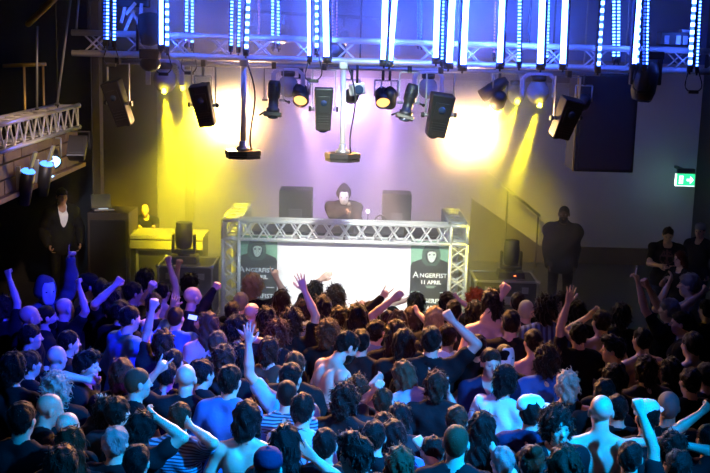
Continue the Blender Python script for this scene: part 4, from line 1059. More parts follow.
poster(411.5, 452, 241, 'tall dark poster with hooded masked figure at the right end of the booth')

# table and gear behind the beam
TBZ = zt0-0.20
tb = thing('mixing_table', 'black table behind the booth truss carrying the mixing gear', 'table', ((bx0+bx1)/2, BY+0.72, STAGE_Z))
MB().box((0, 0, TBZ-STAGE_Z-0.02), (lx-0.62, 0.62, 0.04), bev=0.006).build('table_top', m_black, tb)
for x in (-1, 1):
    for y in (-1, 1): MB().box((x*(lx/2-0.36), y*0.27, (TBZ-STAGE_Z-0.04)/2), (0.05, 0.05, TBZ-STAGE_Z-0.04), bev=0.004).build('leg', m_steel, tb)
MB().box((0, 0.0, 0.25), (lx-0.7, 0.03, 0.05)).build('stretcher', m_steel, tb)
m_gear = mat('gear_grey', (0.10, 0.10, 0.11), 0.4); m_plat = mat('platter', (0.35, 0.35, 0.37), 0.3, 0.6); m_amb = mat('led_amber', (1, .5, .1), 0.4, emit=(1, .45, .1), estr=3); m_scr = mat('display_white', (.8, .85, 1), 0.3, emit=(.8, .9, 1), estr=1.5)
for (px, lb) in ((305, 'flat media player left of the mixer on the booth table'), (338, 'second flat media player, directly in front of the performer'), (392, 'flat media player right of the mixer near the black monitor')):
    c = at(px, 222, BY+0.66); o = thing('media_player', lb, 'media player', (c.x, BY+0.62, TBZ), group='media players on the booth table')
    MB().box((0, 0, 0.05), (0.30, 0.36, 0.10), bev=0.012).build('case', m_gear, o)
    MB().lathe([(0.105, 0.10), (0.105, 0.118), (0.095, 0.122), (0.03, 0.122), (0.028, 0.116), (0.002, 0.116)], Matrix.Translation((0, 0.03, 0)), 28).build('jog_wheel', m_plat, o)
    MB().box((0, -0.145, 0.112), (0.15, 0.05, 0.02), Matrix.Rotation(R(-20), 3, 'X'), bev=0.004).build('display', m_scr, o)
    for q in range(3): MB().lathe([(0.013, 0.10), (0.013, 0.112), (0.002, 0.113)], Matrix.Translation((-0.12, 0.02+0.05*q, 0)), 10).build('button', m_amb, o)
c = at(366, 222, BY+0.66); o = thing('dj_mixer', 'grey mixer with rows of knobs on the booth table', 'mixer', (c.x, BY+0.62, TBZ))
MB().box((0, 0, 0.05), (0.32, 0.36, 0.10), bev=0.012).build('case', m_gear, o)
for i in range(4):
    for j in range(4): MB().lathe([(0.012, 0.10), (0.010, 0.122), (0.002, 0.123)], Matrix.Translation((-0.11+0.073*i, 0.13-0.05*j, 0)), 10).build('knob', m_plat, o)
    MB().box((-0.11+0.073*i, -0.11, 0.108), (0.02, 0.03, 0.018), bev=0.003).build('fader', m_plat, o)
c = at(381, 214, BY+0.9); o = thing('headphones', 'black headphones standing on the booth table right of the performer', 'headphones', (c.x, BY+0.86, TBZ))
mb = MB(); mb.path([(0.09*math.cos(a), 0.0, 0.06+0.12*math.sin(a)) for a in [math.pi*q/12 for q in range(13)]], 0.010); mb.build('headband', m_fix, o)
for q in (-1, 1): MB().lathe([(0.02, -0.03), (0.045, -0.025), (0.05, 0.0), (0.042, 0.02), (0.02, 0.025)], Matrix.Translation((0.088*q, 0, 0.052)) @ Matrix.Rotation(R(90), 4, 'Y'), 16).build('ear_cup', m_fix, o)
c = at(368, 211, BY+0.92); o = thing('desk_lamp', 'tiny glowing lamp on a short stem beside the headphones', 'lamp', (c.x, BY+0.88, TBZ))
MB().tube((0, 0, 0), (0, 0, c.z-TBZ-0.02), 0.006).build('stem', m_fix, o); MB().sphere((0, 0, c.z-TBZ), 0.022, 12).build('bulb', mat('bulb_white', (1, 1, 1), .3, emit=(.9, .92, 1), estr=14), o)
MB().lathe([(0.035, 0), (0.035, 0.012), (0.01, 0.016)], seg=14).build('base', m_fix, o)
def monitor(px0, px1, py0, Y, label):
    a, b = at(px0, py0, Y), at(px1, py0, Y); w = b.x-a.x; zb = STAGE_Z
    o = thing('monitor_speaker', label, 'speaker', ((a.x+b.x)/2, Y+0.18, zb), group='monitor speakers beside the performer'); h = a.z-zb
    MB().box((0, 0.05, h/2), (w, 0.42, h), bev=0.02).build('cabinet', mat('monitor_black', (0.016, 0.013, 0.013), 0.6), o)
    MB().box((0, 0.265, h-0.3), (w*0.86, 0.015, 0.5), bev=0.006).build('grille', m_fix, o)
    for q in (-1, 1): MB().box((q*w*0.51, 0.05, h-0.2), (0.02, 0.14, 0.05), bev=0.006).build('handle', m_steel, o)
    MB().box((0, -0.163, h-0.35), (w*0.4, 0.012, 0.18), bev=0.004).build('connector_plate', m_gear, o)
monitor(279, 312, 190, BY+1.35, 'tall dark monitor speaker on the left of the performer')
monitor(383, 412, 194, BY+1.35, 'tall dark monitor speaker on the right of the performer')

# performer
c = at(344, 193, 14.75)
dj, djh = person((c.x, 14.75, c.z, STAGE_Z), 178, 'person in pointed dark hood and white mask holding a microphone behind the booth', s=(c.z-STAGE_Z)/1.635,
    hands=((1, at(347, 212, 14.42), 'hold', (0.9, 0.1, -0.6)), (-1, at(362, 226, 14.3), 'relaxed', (0.8, -0.1, -0.5))),
    hair='hood', top='hoodie', tcol='jacket', skin='mid', g=1.3, mask=0, hp=-14, seed=901, group='people on the stage', lean=10)
h = djh[1]; o = thing('microphone', 'small dark microphone in the hand of the masked performer', 'microphone', h+Vector((0.0, -0.02, 0.0)), rot=Matrix.Rotation(R(-15), 3, 'X'))
MB().tube((0, 0, -0.13), (0, 0, 0.07), 0.013, 0.018, seg=12).build('grip', m_fix, o); MB().sphere((0, 0, 0.095), (0.026, 0.026, 0.032), 14).build('head_grille', m_steel, o)

# ------------------------------------------------------------------ sides of the stage
m_case = mat('case_black', (0.030, 0.030, 0.030), 0.5); m_edge = mat('case_edge', (0.45, 0.45, 0.45), 0.35, 0.8)
def flight_case(px0, px1, py0, Y, label, depth=0.6):
    a, b = at(px0, py0, Y), at(px1, py0, Y); w = b.x-a.x; h = a.z-STAGE_Z; o = thing('flight_case', label, 'flight case', ((a.x+b.x)/2, Y+depth/2, STAGE_Z), group='flight cases on the stage')
    MB().box((0, 0, h/2), (w, depth, h), bev=0.008).build('case', m_case, o)
    mb = MB()
    for x in (-1, 1):
        for y in (-1, 1):
            mb.box((x*w/2, y*depth/2, h/2), (0.025, 0.025, h+0.01), bev=0.003)
        for z in (0.012, h): mb.box((x*w/2, 0, z), (0.025, depth, 0.025), bev=0.003)
    for y in (-1, 1):
        for z in (0.012, h): mb.box((0, y*depth/2, z), (w, 0.025, 0.025), bev=0.003)
    mb.build('edging', m_edge, o)
    for x in (-1, 1):
        for y in (-1, 1): MB().sphere((x*w/2, y*depth/2, h), 0.030, 10).build('ball_corner', m_edge, o)
    MB().box((0, -depth/2-0.008, h*0.6), (0.16, 0.014, 0.10), bev=0.004).build('handle', m_edge, o)
    for x in (-1, 1): MB().box((x*w*.3, -depth/2-0.006, h*0.82), (0.08, 0.012, 0.08), bev=0.003).build('latch', m_edge, o)
    return o, Vector(((a.x+b.x)/2, Y+depth/2, a.z))
def floor_mover(p, s, label, lamp, tilt=0):
    o = thing('moving_head', label, 'stage light', p, group='moving head lamps standing on flight cases')
    MB().box((0, 0, 0.055*s), (0.42*s, 0.36*s, 0.11*s), bev=0.02*s, taper=(1.1, 1.1)).build('base', m_fix, o)
    y = MB(); y.lathe([(0.10*s, 0.11*s), (0.09*s, 0.15*s)], seg=16); y.box((0, 0, 0.17*s), (0.36*s, 0.16*s, 0.06*s), bev=0.015*s)
    for q in (-1, 1): y.box((q*0.165*s, 0, 0.30*s), (0.04*s, 0.13*s, 0.28*s), bev=0.014*s)
    y.build('yoke', m_fix, o)
    T = Matrix.Translation((0, 0, 0.40*s)) @ Matrix.Rotation(R(tilt), 4, 'X')
    MB().lathe([(0.05*s, -0.20*s), (0.12*s, -0.17*s), (0.135*s, -0.05*s), (0.135*s, 0.12*s), (0.128*s, 0.13*s), (0.128*s, 0.22*s), (0.118*s, 0.23*s), (0.115*s, 0.20*s), (0.003, 0.20*s)], T, 24).build('head', m_fix, o)
    MB().lathe([(0.114*s, 0.19*s), (0.08*s, 0.215*s), (0.003, 0.222*s)], T, 22).build('lens', m_lensd, o)
    if lamp: MB().box((0.05*s, -0.20*s, 0.06*s), (0.03*s, 0.012*s, 0.02*s)).build('indicator', mat('red_indicator', (1, .1, 0), .4, emit=(1, .12, .02), estr=6), o)
    else: MB().box((0.05*s, -0.20*s, 0.06*s), (0.06*s, 0.012*s, 0.03*s)).build('display', m_lensd, o)
    return o
_, pc = flight_case(158, 212, 266, 13.2, 'black flight case in yellow haze left of the booth under a moving head lamp')
floor_mover(Vector((at(184, 266, 13.5).x, 13.5, pc.z)), 0.80, 'dark moving head lamp on the flight case in yellow haze left of booth', False)
_, pc = flight_case(476, 538, 281, 13.2, 'black flight case right of the booth under a moving head lamp')
floor_mover(Vector((at(510, 281, 13.5).x, 13.5, pc.z)), 0.74, 'dark moving head lamp with red indicator on the case right of booth', True)
# left desk
a, b = at(128, 237, 14.0), at(203, 238, 14.0); dz = a.z
o = thing('control_desk', 'pale topped desk with grey front in the yellow haze at stage left', 'desk', ((a.x+b.x)/2, 14.0, STAGE_Z)); w = b.x-a.x; h = dz-STAGE_Z
m_desk = mat('desk_grey', (0.30, 0.29, 0.26), 0.6)
MB().box((0, 0.3, h), (w, 0.62, 0.045), bev=0.006).build('desk_top', m_desk, o); MB().box((0, 0.02, h-0.09), (w*0.99, 0.03, 0.12), bev=0.004).build('apron', m_desk, o)
MB().box((0, 0.10, (h-0.16)/2), (w*0.92, 0.04, h-0.16), bev=0.004).build('front_panel', m_case, o)
mb = MB(); pw = w*0.55
for q in (-1, 1): mb.box((-w*0.12+q*pw/2, 0.07, h*0.5-0.05), (0.03, 0.02, h*0.72), bev=0.003)
for q in (-1, 1): mb.box((-w*0.12, 0.07, h*0.5-0.05+q*h*0.36), (pw, 0.02, 0.03), bev=0.003)
mb.build('panel_frame', m_desk, o)
for q in (-1, 1): MB().box((q*w*.46, 0.3, h/2-0.02), (0.06, 0.5, h-0.05), bev=0.004).build('leg', m_case, o)
a, b = at(86, 213, 13.9), at(128, 213, 13.9)
o = thing('speaker_stack', 'tall dark cabinet beside the pale desk at stage left', 'speaker', ((a.x+b.x)/2, 13.95, STAGE_Z)); w = b.x-a.x; h = a.z-STAGE_Z
MB().box((0, 0.3, h/2), (w, 0.6, h), bev=0.012).build('cabinet', mat('cabinet_brown', (0.05, 0.038, 0.028), 0.6), o); MB().box((0, -0.006, h*0.55), (w*0.86, 0.02, h*0.75), bev=0.006).build('grille', m_fix, o)
for q in (-1, 1): MB().box((q*w*.51, 0.3, h*0.75), (0.015, 0.16, 0.06), bev=0.004).build('handle', m_steel, o)
a = at(103, 213, 14.15); o = thing('laptop', 'small open laptop with pale glow on top of the dark cabinet', 'laptop', (a.x, 14.15, at(100, 213, 13.9).z), rotz=R(25))
MB().box((0, 0, 0.010), (0.26, 0.19, 0.018), bev=0.005).build('keyboard_base', m_steel, o); MB().box((0, 0.13, 0.10), (0.26, 0.012, 0.18), Matrix.Rotation(R(-18), 3, 'X'), bev=0.004).build('screen', m_fix, o)
MB().box((0, -0.02, 0.0205), (0.12, 0.05, 0.004)).build('key_field', mat('glow_pale', (.6, .7, .8), .4, emit=(.7, .8, .9), estr=0.7), o)

# exit sign
a, b = at(677, 174, 16.9), at(694.5, 186, 16.9); c = (a+b)/2; w = abs(b.x-a.x); h = abs(a.z-b.z)
o = thing('exit_sign', 'green lit escape sign with running figure and arrow on the right wall edge', 'sign', c)
m_grn = mat('sign_green', (0.0, 0.6, 0.25), 0.4, emit=(0.03, 0.75, 0.28), estr=1.6); m_sw = mat('sign_white', (1, 1, 1), 0.4, emit=(0.85, 1.0, 0.95), estr=2.6)
MB().box((0, 0.03, 0), (w, 0.05, h), bev=0.004).build('panel', m_grn, o); MB().box((0.0, 0.03, h/2+0.05), (w*0.94, 0.08, 0.07), bev=0.01).build('housing', m_fix, o)
MB().box((-w/2-0.004, 0.03, 0), (0.012, 0.052, h)).build('edge_glow', m_sw, o); MB().box((0, 0.03, -h/2-0.004), (w, 0.05, 0.010)).build('edge_glow', m_sw, o)
MB().box((0, 0.35, h/2+0.05), (0.04, 0.6, 0.04)).build('bracket', m_fix, o)
mb = MB(); mb.prism([(-0.30*w, -0.34*h), (-0.08*w, -0.34*h), (-0.08*w, 0.36*h), (-0.30*w, 0.36*h)], 0.004, Matrix.Translation((-0.06*w, 0.003, 0))); mb.build('door_symbol', m_sw, o)
mb = MB(); mb.sphere((-0.23*w, -0.002, 0.22*h), (0.022*w*1.4, 0.003, 0.05*h*1.4), 10)
for (x0, z0, x1, z1, r) in ((-.23, .13, -.25, -.06, .020), (-.25, -.06, -.20, -.17, .016), (-.20, -.17, -.23, -.28, .014), (-.25, -.06, -.31, -.14, .016), (-.31, -.14, -.36, -.14, .013), (-.23, .11, -.17, .03, .013), (-.24, .11, -.31, .04, .013)):
    mb.tube((x0*w, -0.001, z0*h), (x1*w, -0.001, z1*h), r*w, seg=6)
mb.build('running_figure', m_grn, o)
mb = MB(); mb.prism([(.06*w, -.10*h), (.24*w, -.10*h), (.24*w, -.34*h), (.43*w, 0), (.24*w, .34*h), (.24*w, .10*h), (.06*w, .10*h)], 0.004, Matrix.Translation((0, 0.003, 0))); mb.build('arrow', m_sw, o)
ld = bpy.data.lights.new('sign_glow', 'POINT'); ld.energy = 0.9; ld.color = (0.55, 1.0, 0.9); ld.shadow_soft_size = 0.05; lo = bpy.data.objects.new('sign_glow', ld); COL.objects.link(lo); lo.parent = o; lo.location = (-w/2-0.05, 0.05, -0.05)
# stair rail in front of the right wall
a, b = at(506, 190, 17.0), at(540, 216, 17.0); c2 = at(540, 216, 17.0)
o = thing('stair_rail', 'pale handrail sloping down to the broad man at stage right', 'railing', a); MB().tube((-0.3, 0, 0.26), b-a, 0.024, seg=12).build('handrail', m_steel, o)
for q in (0.05, 0.95): p = (b-a)*q; MB().tube(p, (p.x, p.y, STAGE_Z-a.z), 0.014).build('post', m_fix, o)

# people at the sides of the stage
def side_person(px, py, Y, yaw, z0, label, seed, **kw):
    c = at(px, py, Y); hands = []
    for h in kw.pop('hh', ()): hands.append((h[0], at(h[1], h[2], Y+h[3]), h[4]) + tuple(h[5:]))
    return person((c.x, Y, c.z, z0), yaw, label, s=(c.z-z0)/1.635, hands=hands, seed=seed, group='people on the stage', **kw)
side_person(564, 214, 14.2, 196, STAGE_Z-0.14, 'broad shaven headed person in dark jacket standing at stage right', 902, top='jacket', tcol='jacket', g=1.12, belly=True, legs='black', hair='buzz', hcol='black', skin='deep', hh=((1, 548, 275, -0.14, 'relaxed', (.5, -.8, 0)), (-1, 574, 276, -0.3, 'relaxed', (.6, -.8, 0))), eyes=True, lean=0, beard='black')
side_person(62, 196, 13.9, 150, STAGE_Z, 'person in dark suit jacket and open pale shirt under the balcony', 903, top='jacket', tcol='black', inner='white', legs='black', hair='short', hcol='black', skin='tan', hp=-8, eyes=True)
side_person(145, 209, 14.9, 178, STAGE_Z, 'bald person behind the pale desk in yellow haze', 904, top='long', tcol='black', hair='bald', skin='pale', hp=-14, hh=((1, 139, 229, -0.45, 'relaxed'), (-1, 155, 229, -0.45, 'relaxed')), eyes=True, lean=8)
side_person(668, 234, 13.9, 190, STAGE_Z-0.25, 'stocky person in printed black tee standing at far right below the green sign', 905, top='tee', tcol='black', g=1.15, hair='short', hcol='brown', hp=-14, eyes=True, chest='print', hh=((1, 660, 268, -0.3, 'relaxed'), (-1, 676, 270, -0.3, 'relaxed')))
side_person(680, 259, 13.3, 250, STAGE_Z-0.35, 'person with long dark red hair beside the stocky one in black tee', 906, top='tee', tcol='black', hair='long', hcol='red', hh=((1, 664, 280, -0.1, 'relaxed'),), eyes=True)
side_person(700, 231, 14.3, 215, STAGE_Z-0.2, 'person in pale knitted cap at the right edge below the green sign', 907, top='long', tcol='black', hair='buzz', hcol='light', cap=('grey', False, 0), eyes=True)
# ------------------------------------------------------------------ stage haze: smoke thicker to the left, thinning to the sides, with added puffs
def haze(name, lo, hi, dens, label, puffs=(), zf=None):
    m = bpy.data.materials.new(name); m.use_nodes = True; nt = m.node_tree; nt.nodes.clear()
    N_ = nt.nodes.new; Lk = nt.links.new
    out = N_('ShaderNodeOutputMaterial'); vs = N_('ShaderNodeVolumeScatter'); vs.inputs['Color'].default_value = (0.95, 0.95, 0.95, 1); vs.inputs['Anisotropy'].default_value = 0.25
    tc = N_('ShaderNodeTexCoord'); sx = N_('ShaderNodeSeparateXYZ'); Lk(tc.outputs['Object'], sx.inputs[0])
    def mr(a, b, c, d, ax=0):
        n = N_('ShaderNodeMapRange'); n.interpolation_type = 'SMOOTHSTEP'
        for k, v in zip(('From Min', 'From Max', 'To Min', 'To Max'), (a, b, c, d)): n.inputs[k].default_value = v
        Lk(sx.outputs[ax], n.inputs['Value']); return n.outputs[0]
    mul = lambda a, b: (lambda n: (setattr(n, 'operation', 'MULTIPLY'), Lk(a, n.inputs[0]), (Lk(b, n.inputs[1]) if not isinstance(b, float) else setattr(n.inputs[1], 'default_value', b)), n.outputs[0])[-1])(N_('ShaderNodeMath'))
    w = mul(mr(-1.7, -0.7, 2.0, 1.0), mul(mr(-3.0, -2.0, 0.04, 1.25), mr(1.6, 3.2, 1.0, 0.10)))
    nz = N_('ShaderNodeTexNoise'); nz.inputs['Scale'].default_value = 0.9; nz.inputs['Detail'].default_value = 2.5; Lk(tc.outputs['Object'], nz.inputs['Vector'])
    n2 = N_('ShaderNodeMapRange'); n2.inputs['From Min'].default_value = 0.3; n2.inputs['From Max'].default_value = 0.7; n2.inputs['To Min'].default_value = 0.45; n2.inputs['To Max'].default_value = 1.5
    Lk(nz.outputs[0], n2.inputs['Value'])
    tot = mul(mul(w, n2.outputs[0]), dens)
    if zf: tot = mul(mul(tot, mr(zf[0], zf[1], 0.0, 1.0, 2)), mr(-2.6, -0.6, 0.15, 1.0))
    for p in puffs:                       # dense smoke added at the blinder lamps to widen their glow
        ds = N_('ShaderNodeVectorMath'); ds.operation = 'DISTANCE'; Lk(tc.outputs['Object'], ds.inputs[0]); ds.inputs[1].default_value = p[:3]
        q = N_('ShaderNodeMapRange'); q.interpolation_type = 'SMOOTHSTEP'
        for k, v in zip(('From Min', 'From Max', 'To Min', 'To Max'), (0.0, p[3], p[4], 0.0)): q.inputs[k].default_value = v
        Lk(ds.outputs['Value'], q.inputs['Value'])
        ad = N_('ShaderNodeMath'); ad.operation = 'ADD'; Lk(tot, ad.inputs[0]); Lk(q.outputs[0], ad.inputs[1]); tot = ad.outputs[0]
    m.cycles.volume_step_rate = 1.0
    Lk(tot, vs.inputs['Density']); Lk(vs.outputs[0], out.inputs['Volume'])
    mb = MB(); mb.box([(a+b)/2 for a, b in zip(lo, hi)], [b-a for a, b in zip(lo, hi)]); o = mb.build(name, m); tag(o, label, 'haze', kind='stuff')
haze('stage_haze', (-3.9, 12.3, 0.92), (5.0, 17.2, 7.3), 0.16, 'thin smoke over the stage lit yellow and violet',
     [tuple(at(231, 114, 12.7))+(1.05, 2.3), tuple(at(471, 130, 12.7))+(1.05, 2.3)])
haze('truss_haze', (-3.9, 10.9, 3.95), (5.0, 12.29, 7.3), 0.26, 'thin blue lit smoke around the LED tubes', (), (3.95, 4.6))
# ------------------------------------------------------------------ the crowd
# head pixel, facing (0 = stage, 90 = picture right, 180 = viewer), label, look; hands: (side, pixel x, pixel y, pose, nearer/farther[, elbow direction])
CROWD = []
def c_(hx, hy, yaw, label, hair='short', hcol='dark', top='tee', tcol='black', hz=1.62, hands=(), **kw):
    CROWD.append(dict(hx=hx, hy=hy, yaw=yaw, label=label, hz=hz, hands=hands, kw=dict(hair=hair, hcol=hcol, top=top, tcol=tcol, **kw)))
L_, R_ = -1, 1
# -- back rows, left
c_(46, 291, 140, 'person in grey hood and white face mask pointing one finger upwards', 'hood', top='hoodie', tcol='dimgrey', hands=((L_, 75, 243, 'point', 0.05, (-.5, .5, -.6)),), mask=0, hz=1.70)
c_(4, 308, 20, 'brown haired person at the left edge raising a fist below the tube lamps', 'medium', 'brown', hands=((R_, 8, 270, 'fist', 0.1, (.9, 0, -.4)),))
c_(30, 318, 55, 'shaven person with goatee in profile, blue lit, below the grey hood', 'bald', beard='dark', skin='mid')
c_(47, 317, 65, 'blue lit bearded person in profile, directly behind the shaven one with goatee', 'buzz', 'dark', beard='dark')
c_(65, 309, 40, 'bald blue lit person seen beside the pale capped tee shirt', 'bald', tcol='black', hands=((R_, 80, 282, 'fist', -0.05, (.9, 0, -.5)),))
c_(89, 286, 60, 'person in dark peaked cap and white tee with the brim to the right', 'short', 'black', tcol='white', cap=('black', True, 25), hz=1.68)
c_(112, 296, 15, 'orange rimmed brown haired person with bent blue arm and fist', 'medium', 'brown', hands=((L_, 118, 281, 'fist', -0.1, (-.6, -.2, -.8)),))
c_(101, 290, 10, 'dark haired person right behind the peaked cap', 'short', 'black', hz=1.66)
c_(121, 312, 30, 'cropped dark haired person with violet rim behind the blue shirt', 'crop', 'dark')
c_(134, 293, 60, 'short haired person turned right in front of the dark cabinet', 'short', 'dark', skin='tan')
c_(146, 280, 40, 'black haired person flinging a bent arm rightwards before the hazy case', 'medium', 'black', hands=((R_, 181, 264, 'fist', 0.05, (-.2, 0, -1)),), hz=1.72)
c_(163, 292, 20, 'dark haired person punching straight up before the left moving head', 'short', 'dark', top='bare', hands=((R_, 168, 254, 'fist', 0.0, (.8, 0, -.4)),), hz=1.62)
c_(154, 305, 10, 'dark haired person holding a small low fist left of the buzzed violet one', 'crop', 'brown', hands=((L_, 152, 284, 'fist', 0.05),))
c_(190, 284, 5, 'round dark haired person with yellow rim left of the booth post', 'medium', 'dark', hz=1.68)
c_(193, 298, 50, 'bald bearded person in profile left of the booth post', 'bald', beard='brown', tcol='charcoal', hz=1.66)
c_(233, 312, 20, 'dark haired person in long black sleeves lifting a fist at the booth post', 'short', 'black', top='long', hands=((L_, 213, 285, 'fist', 0.05, (-.4, -.3, -.9)),))
c_(176, 318, 15, 'buzzed violet lit person holding up a lit phone', 'buzz', 'brown', tcol='blue', hands=((R_, 196, 335, 'hold', -0.05, (.5, -.2, -.9)), (L_, 175, 300, 'open', 0.1)))
c_(130, 318, 50, 'person in blue lit long sleeved shirt turning right, left of centre crowd', 'short', 'black', top='long', tcol='blue', hz=1.68, lean=8, hands=((R_, 148, 326, 'fist', 0.1, (.6, 0, -.9)),))
c_(163, 343, 0, 'big dark brown haired person behind the horns hand', 'medium', 'brown', hands=((L_, 153, 303, 'fist', 0.1, (-.2, 0, -1)),))
c_(174, 362, 15, 'dark haired person with thin golden rim behind the cyan balding head', 'short', 'dark')
c_(167, 375, 10, 'small dark head with orange rim beside the horns arm', 'crop', 'black', hz=1.54)
c_(208, 324, -30, 'long pale red haired person with violet shine left of the cyan raised arm', 'long', 'light', tcol='pink')
c_(218, 344, 10, 'dark blond person with golden rim behind the brown haired one', 'crop', 'light')
c_(224, 359, 10, 'brown haired person with messy golden rim above the blue shirt back', 'medium', 'brown')
c_(238, 328, 55, 'black haired person with cyan hand held before the forehead', 'medium', 'black', hands=((R_, 247, 331, 'open', -0.05, (.5, 0, -.9)),))
c_(241, 357, 0, 'long dark haired person left of the bent cyan arm', 'long', 'black')
c_(252, 314, 20, 'shaven shirtless person lit violet below the left poster', 'bald', top='bare', skin='pale')
c_(253, 286, 20, 'yellow haired person with bent arm pointing right before the left poster', 'curly', 'blond', hands=((R_, 279, 274, 'point', 0.0, (-.1, 0, -1)),), hz=1.74)
c_(241, 303, 10, 'grey haired person close to the booth post under the left poster', 'short', 'grey')
c_(267, 319, 10, 'dark curly person right of the shaven violet one', 'medium', 'dark')
c_(282, 300, 5, 'person with long smooth brown hair below the poster edge', 'long', 'brown', tcol='lightblue', hz=1.68, lean=0)
c_(278, 334, 15, 'person with fuzzy red curly hair in the middle left', 'wild', 'red', skin='pale')
c_(292, 322, 5, 'curly dark haired person raising a deep blue lit arm', 'curly', 'brown', hands=((R_, 304, 284, 'open', 0.05, (.9, 0, -.3)),), hz=1.66)
c_(304, 310, 15, 'brown haired person half behind the deep blue arm', 'medium', 'brown')
c_(315, 292, 10, 'dark haired person reaching a loose hand over the white cloth', 'medium', 'dark', hands=((L_, 324, 275, 'relaxed', 0.1, (-.6, 0, -.7)),), hz=1.66)
c_(323, 307, 0, 'person with thick long dark hair and blue grey top', 'long', 'dark', tcol='bluegrey', hz=1.66)
c_(336, 297, 10, 'wavy brown haired person against the white cloth', 'curly', 'brown', hz=1.70)
c_(340, 318, 0, 'round dark haired person left of the long haired one at centre', 'medium', 'dark')
c_(329, 333, 20, 'curly golden rimmed person behind the shirtless bearded one', 'curly', 'light')
c_(357, 316, 0, 'person with very long dark hair at the centre', 'long', 'dark', hz=1.66)
c_(371, 313, 15, 'brown haired person against the lower edge of the white cloth', 'medium', 'brown', hands=((L_, 357, 302, 'fist', 0.1, (-.7, 0, -.7)),))
c_(388, 322, 5, 'dark sleeved person making horns before the white cloth', 'short', 'brown', top='long', tcol='black', hands=((L_, 382, 293, 'horns', 0.05, (-.5, 0, -.7)),), hz=1.60)
c_(398, 323, 10, 'light haired person lifting a wristbanded hand before the white cloth', 'medium', 'light', hands=((L_, 394, 294, 'hold', 0.05, (-.5, 0, -.7)),), hz=1.60)
c_(376, 332, 25, 'short dark haired person with bare neck and grey collar at centre', 'crop', 'dark', tcol='bluegrey')
c_(396, 333, 0, 'person with long brown hair right of the grey collar', 'long', 'brown')
c_(404, 343, 10, 'dark bobbed person in front of the long brown hair', 'bob', 'dark')
c_(416, 303, 10, 'dark haired person opening a hand at the right poster edge', 'medium', 'dark', hands=((L_, 409, 295, 'open', 0.1, (-.6, 0, -.6)),), hz=1.66)
c_(412, 318, 10, 'light brown haired person raising a watch wearing fist', 'bob', 'light', hands=((R_, 416, 308, 'fist', -0.1, (.6, -.2, -.8)),))
c_(435, 319, 20, 'person with wavy blond hair under the right poster', 'bob', 'blond')
c_(447, 303, 20, 'yellow rimmed dark haired person at the right poster', 'crop', 'dark', hands=((R_, 459, 296, 'fist', 0.15, (.7, 0, -.5)),), hz=1.68)
c_(454, 311, 10, 'dark haired person right in front of the booth right post', 'short', 'dark')
c_(431, 341, 5, 'person in black tee with bent arm and fist near the centre', 'short', 'dark', hands=((R_, 453, 314, 'fist', -0.05, (1, -.1, -.3)),), hz=1.70, g=1.08)
c_(448, 337, 15, 'brown haired person with pale collar right of the black tee', 'crop', 'brown', tcol='white')
c_(475, 313, 0, 'dark haired person under the orange tuft', 'medium', 'black')
c_(476, 301, 10, 'person with bright orange dyed hair right of the booth', 'wild', 'orange', hz=1.64)
c_(492, 303, -15, 'broad shirtless dark haired person punching a fist upwards', 'medium', 'dark', top='bare', hands=((R_, 501, 289, 'fist', -0.1, (.3, .2, -1)),), hz=1.74, g=1.2)
c_(511, 323, 5, 'stocky person in black tee in front of the right flight case', 'short', 'dark', g=1.12, hz=1.68)
c_(526, 311, 15, 'pale shaven person with a bent arm over the head', 'buzz', 'pale', tcol='charcoal', hands=((R_, 533, 309, 'relaxed', -0.1, (1, 0, -.4)),))
c_(518, 303, 0, 'yellow rimmed small head at the foot of the right case', 'short', 'brown', hz=1.66)
c_(546, 309, 0, 'person with big dark mop and blue checked shirt', 'curly', 'dark', tcol='plaid', hz=1.70)
c_(563, 302, -55, 'person in left facing profile beside a raised hand', 'short', 'dark', skin='mid', hz=1.66)
c_(577, 312, 0, 'yellow rimmed dark haired person right of the long raised arm', 'medium', 'dark')
c_(578, 335, -10, 'dark haired person with a long bare arm stretched high', 'crop', 'dark', hands=((L_, 570, 286, 'open', 0.0, (-.6, 0, -.5)),), hz=1.62)
c_(601, 322, -15, 'short haired shirtless person with pale blue shoulders', 'short', 'brown', top='bare', hz=1.68, hands=((L_, 588, 312, 'relaxed', 0.2, (-.6, 0, -.6)),))
c_(621, 315, 0, 'almost black silhouetted person right of the pale shoulders', 'medium', 'black', hz=1.66)
c_(533, 342, -15, 'shirtless person with a pale violet back right of the smiling one', 'short', 'dark', top='bare', hz=1.66)
c_(669, 310, -45, 'person stretching both blue arms high with a small stick', 'crop', 'grey', hands=((L_, 631, 268, 'hold', 0.0, (-.2, 0, -.9)), (R_, 637, 272, 'fist', 0.1, (.4, 0, -.8))), hz=1.70)
c_(681, 323, -70, 'blue faced person in profile right of the stretched arms', 'short', 'black', eyes=True)
c_(689, 285, -60, 'grey haired person reaching forward at the right edge', 'crop', 'grey', hands=((L_, 664, 281, 'relaxed', 0.0),), hz=1.80, tcol='grey')
c_(707, 310, -20, 'person at the right edge pointing a hand upwards', 'short', 'black', hands=((L_, 703, 288, 'point', 0.0, (-1, 0, -.4)),))
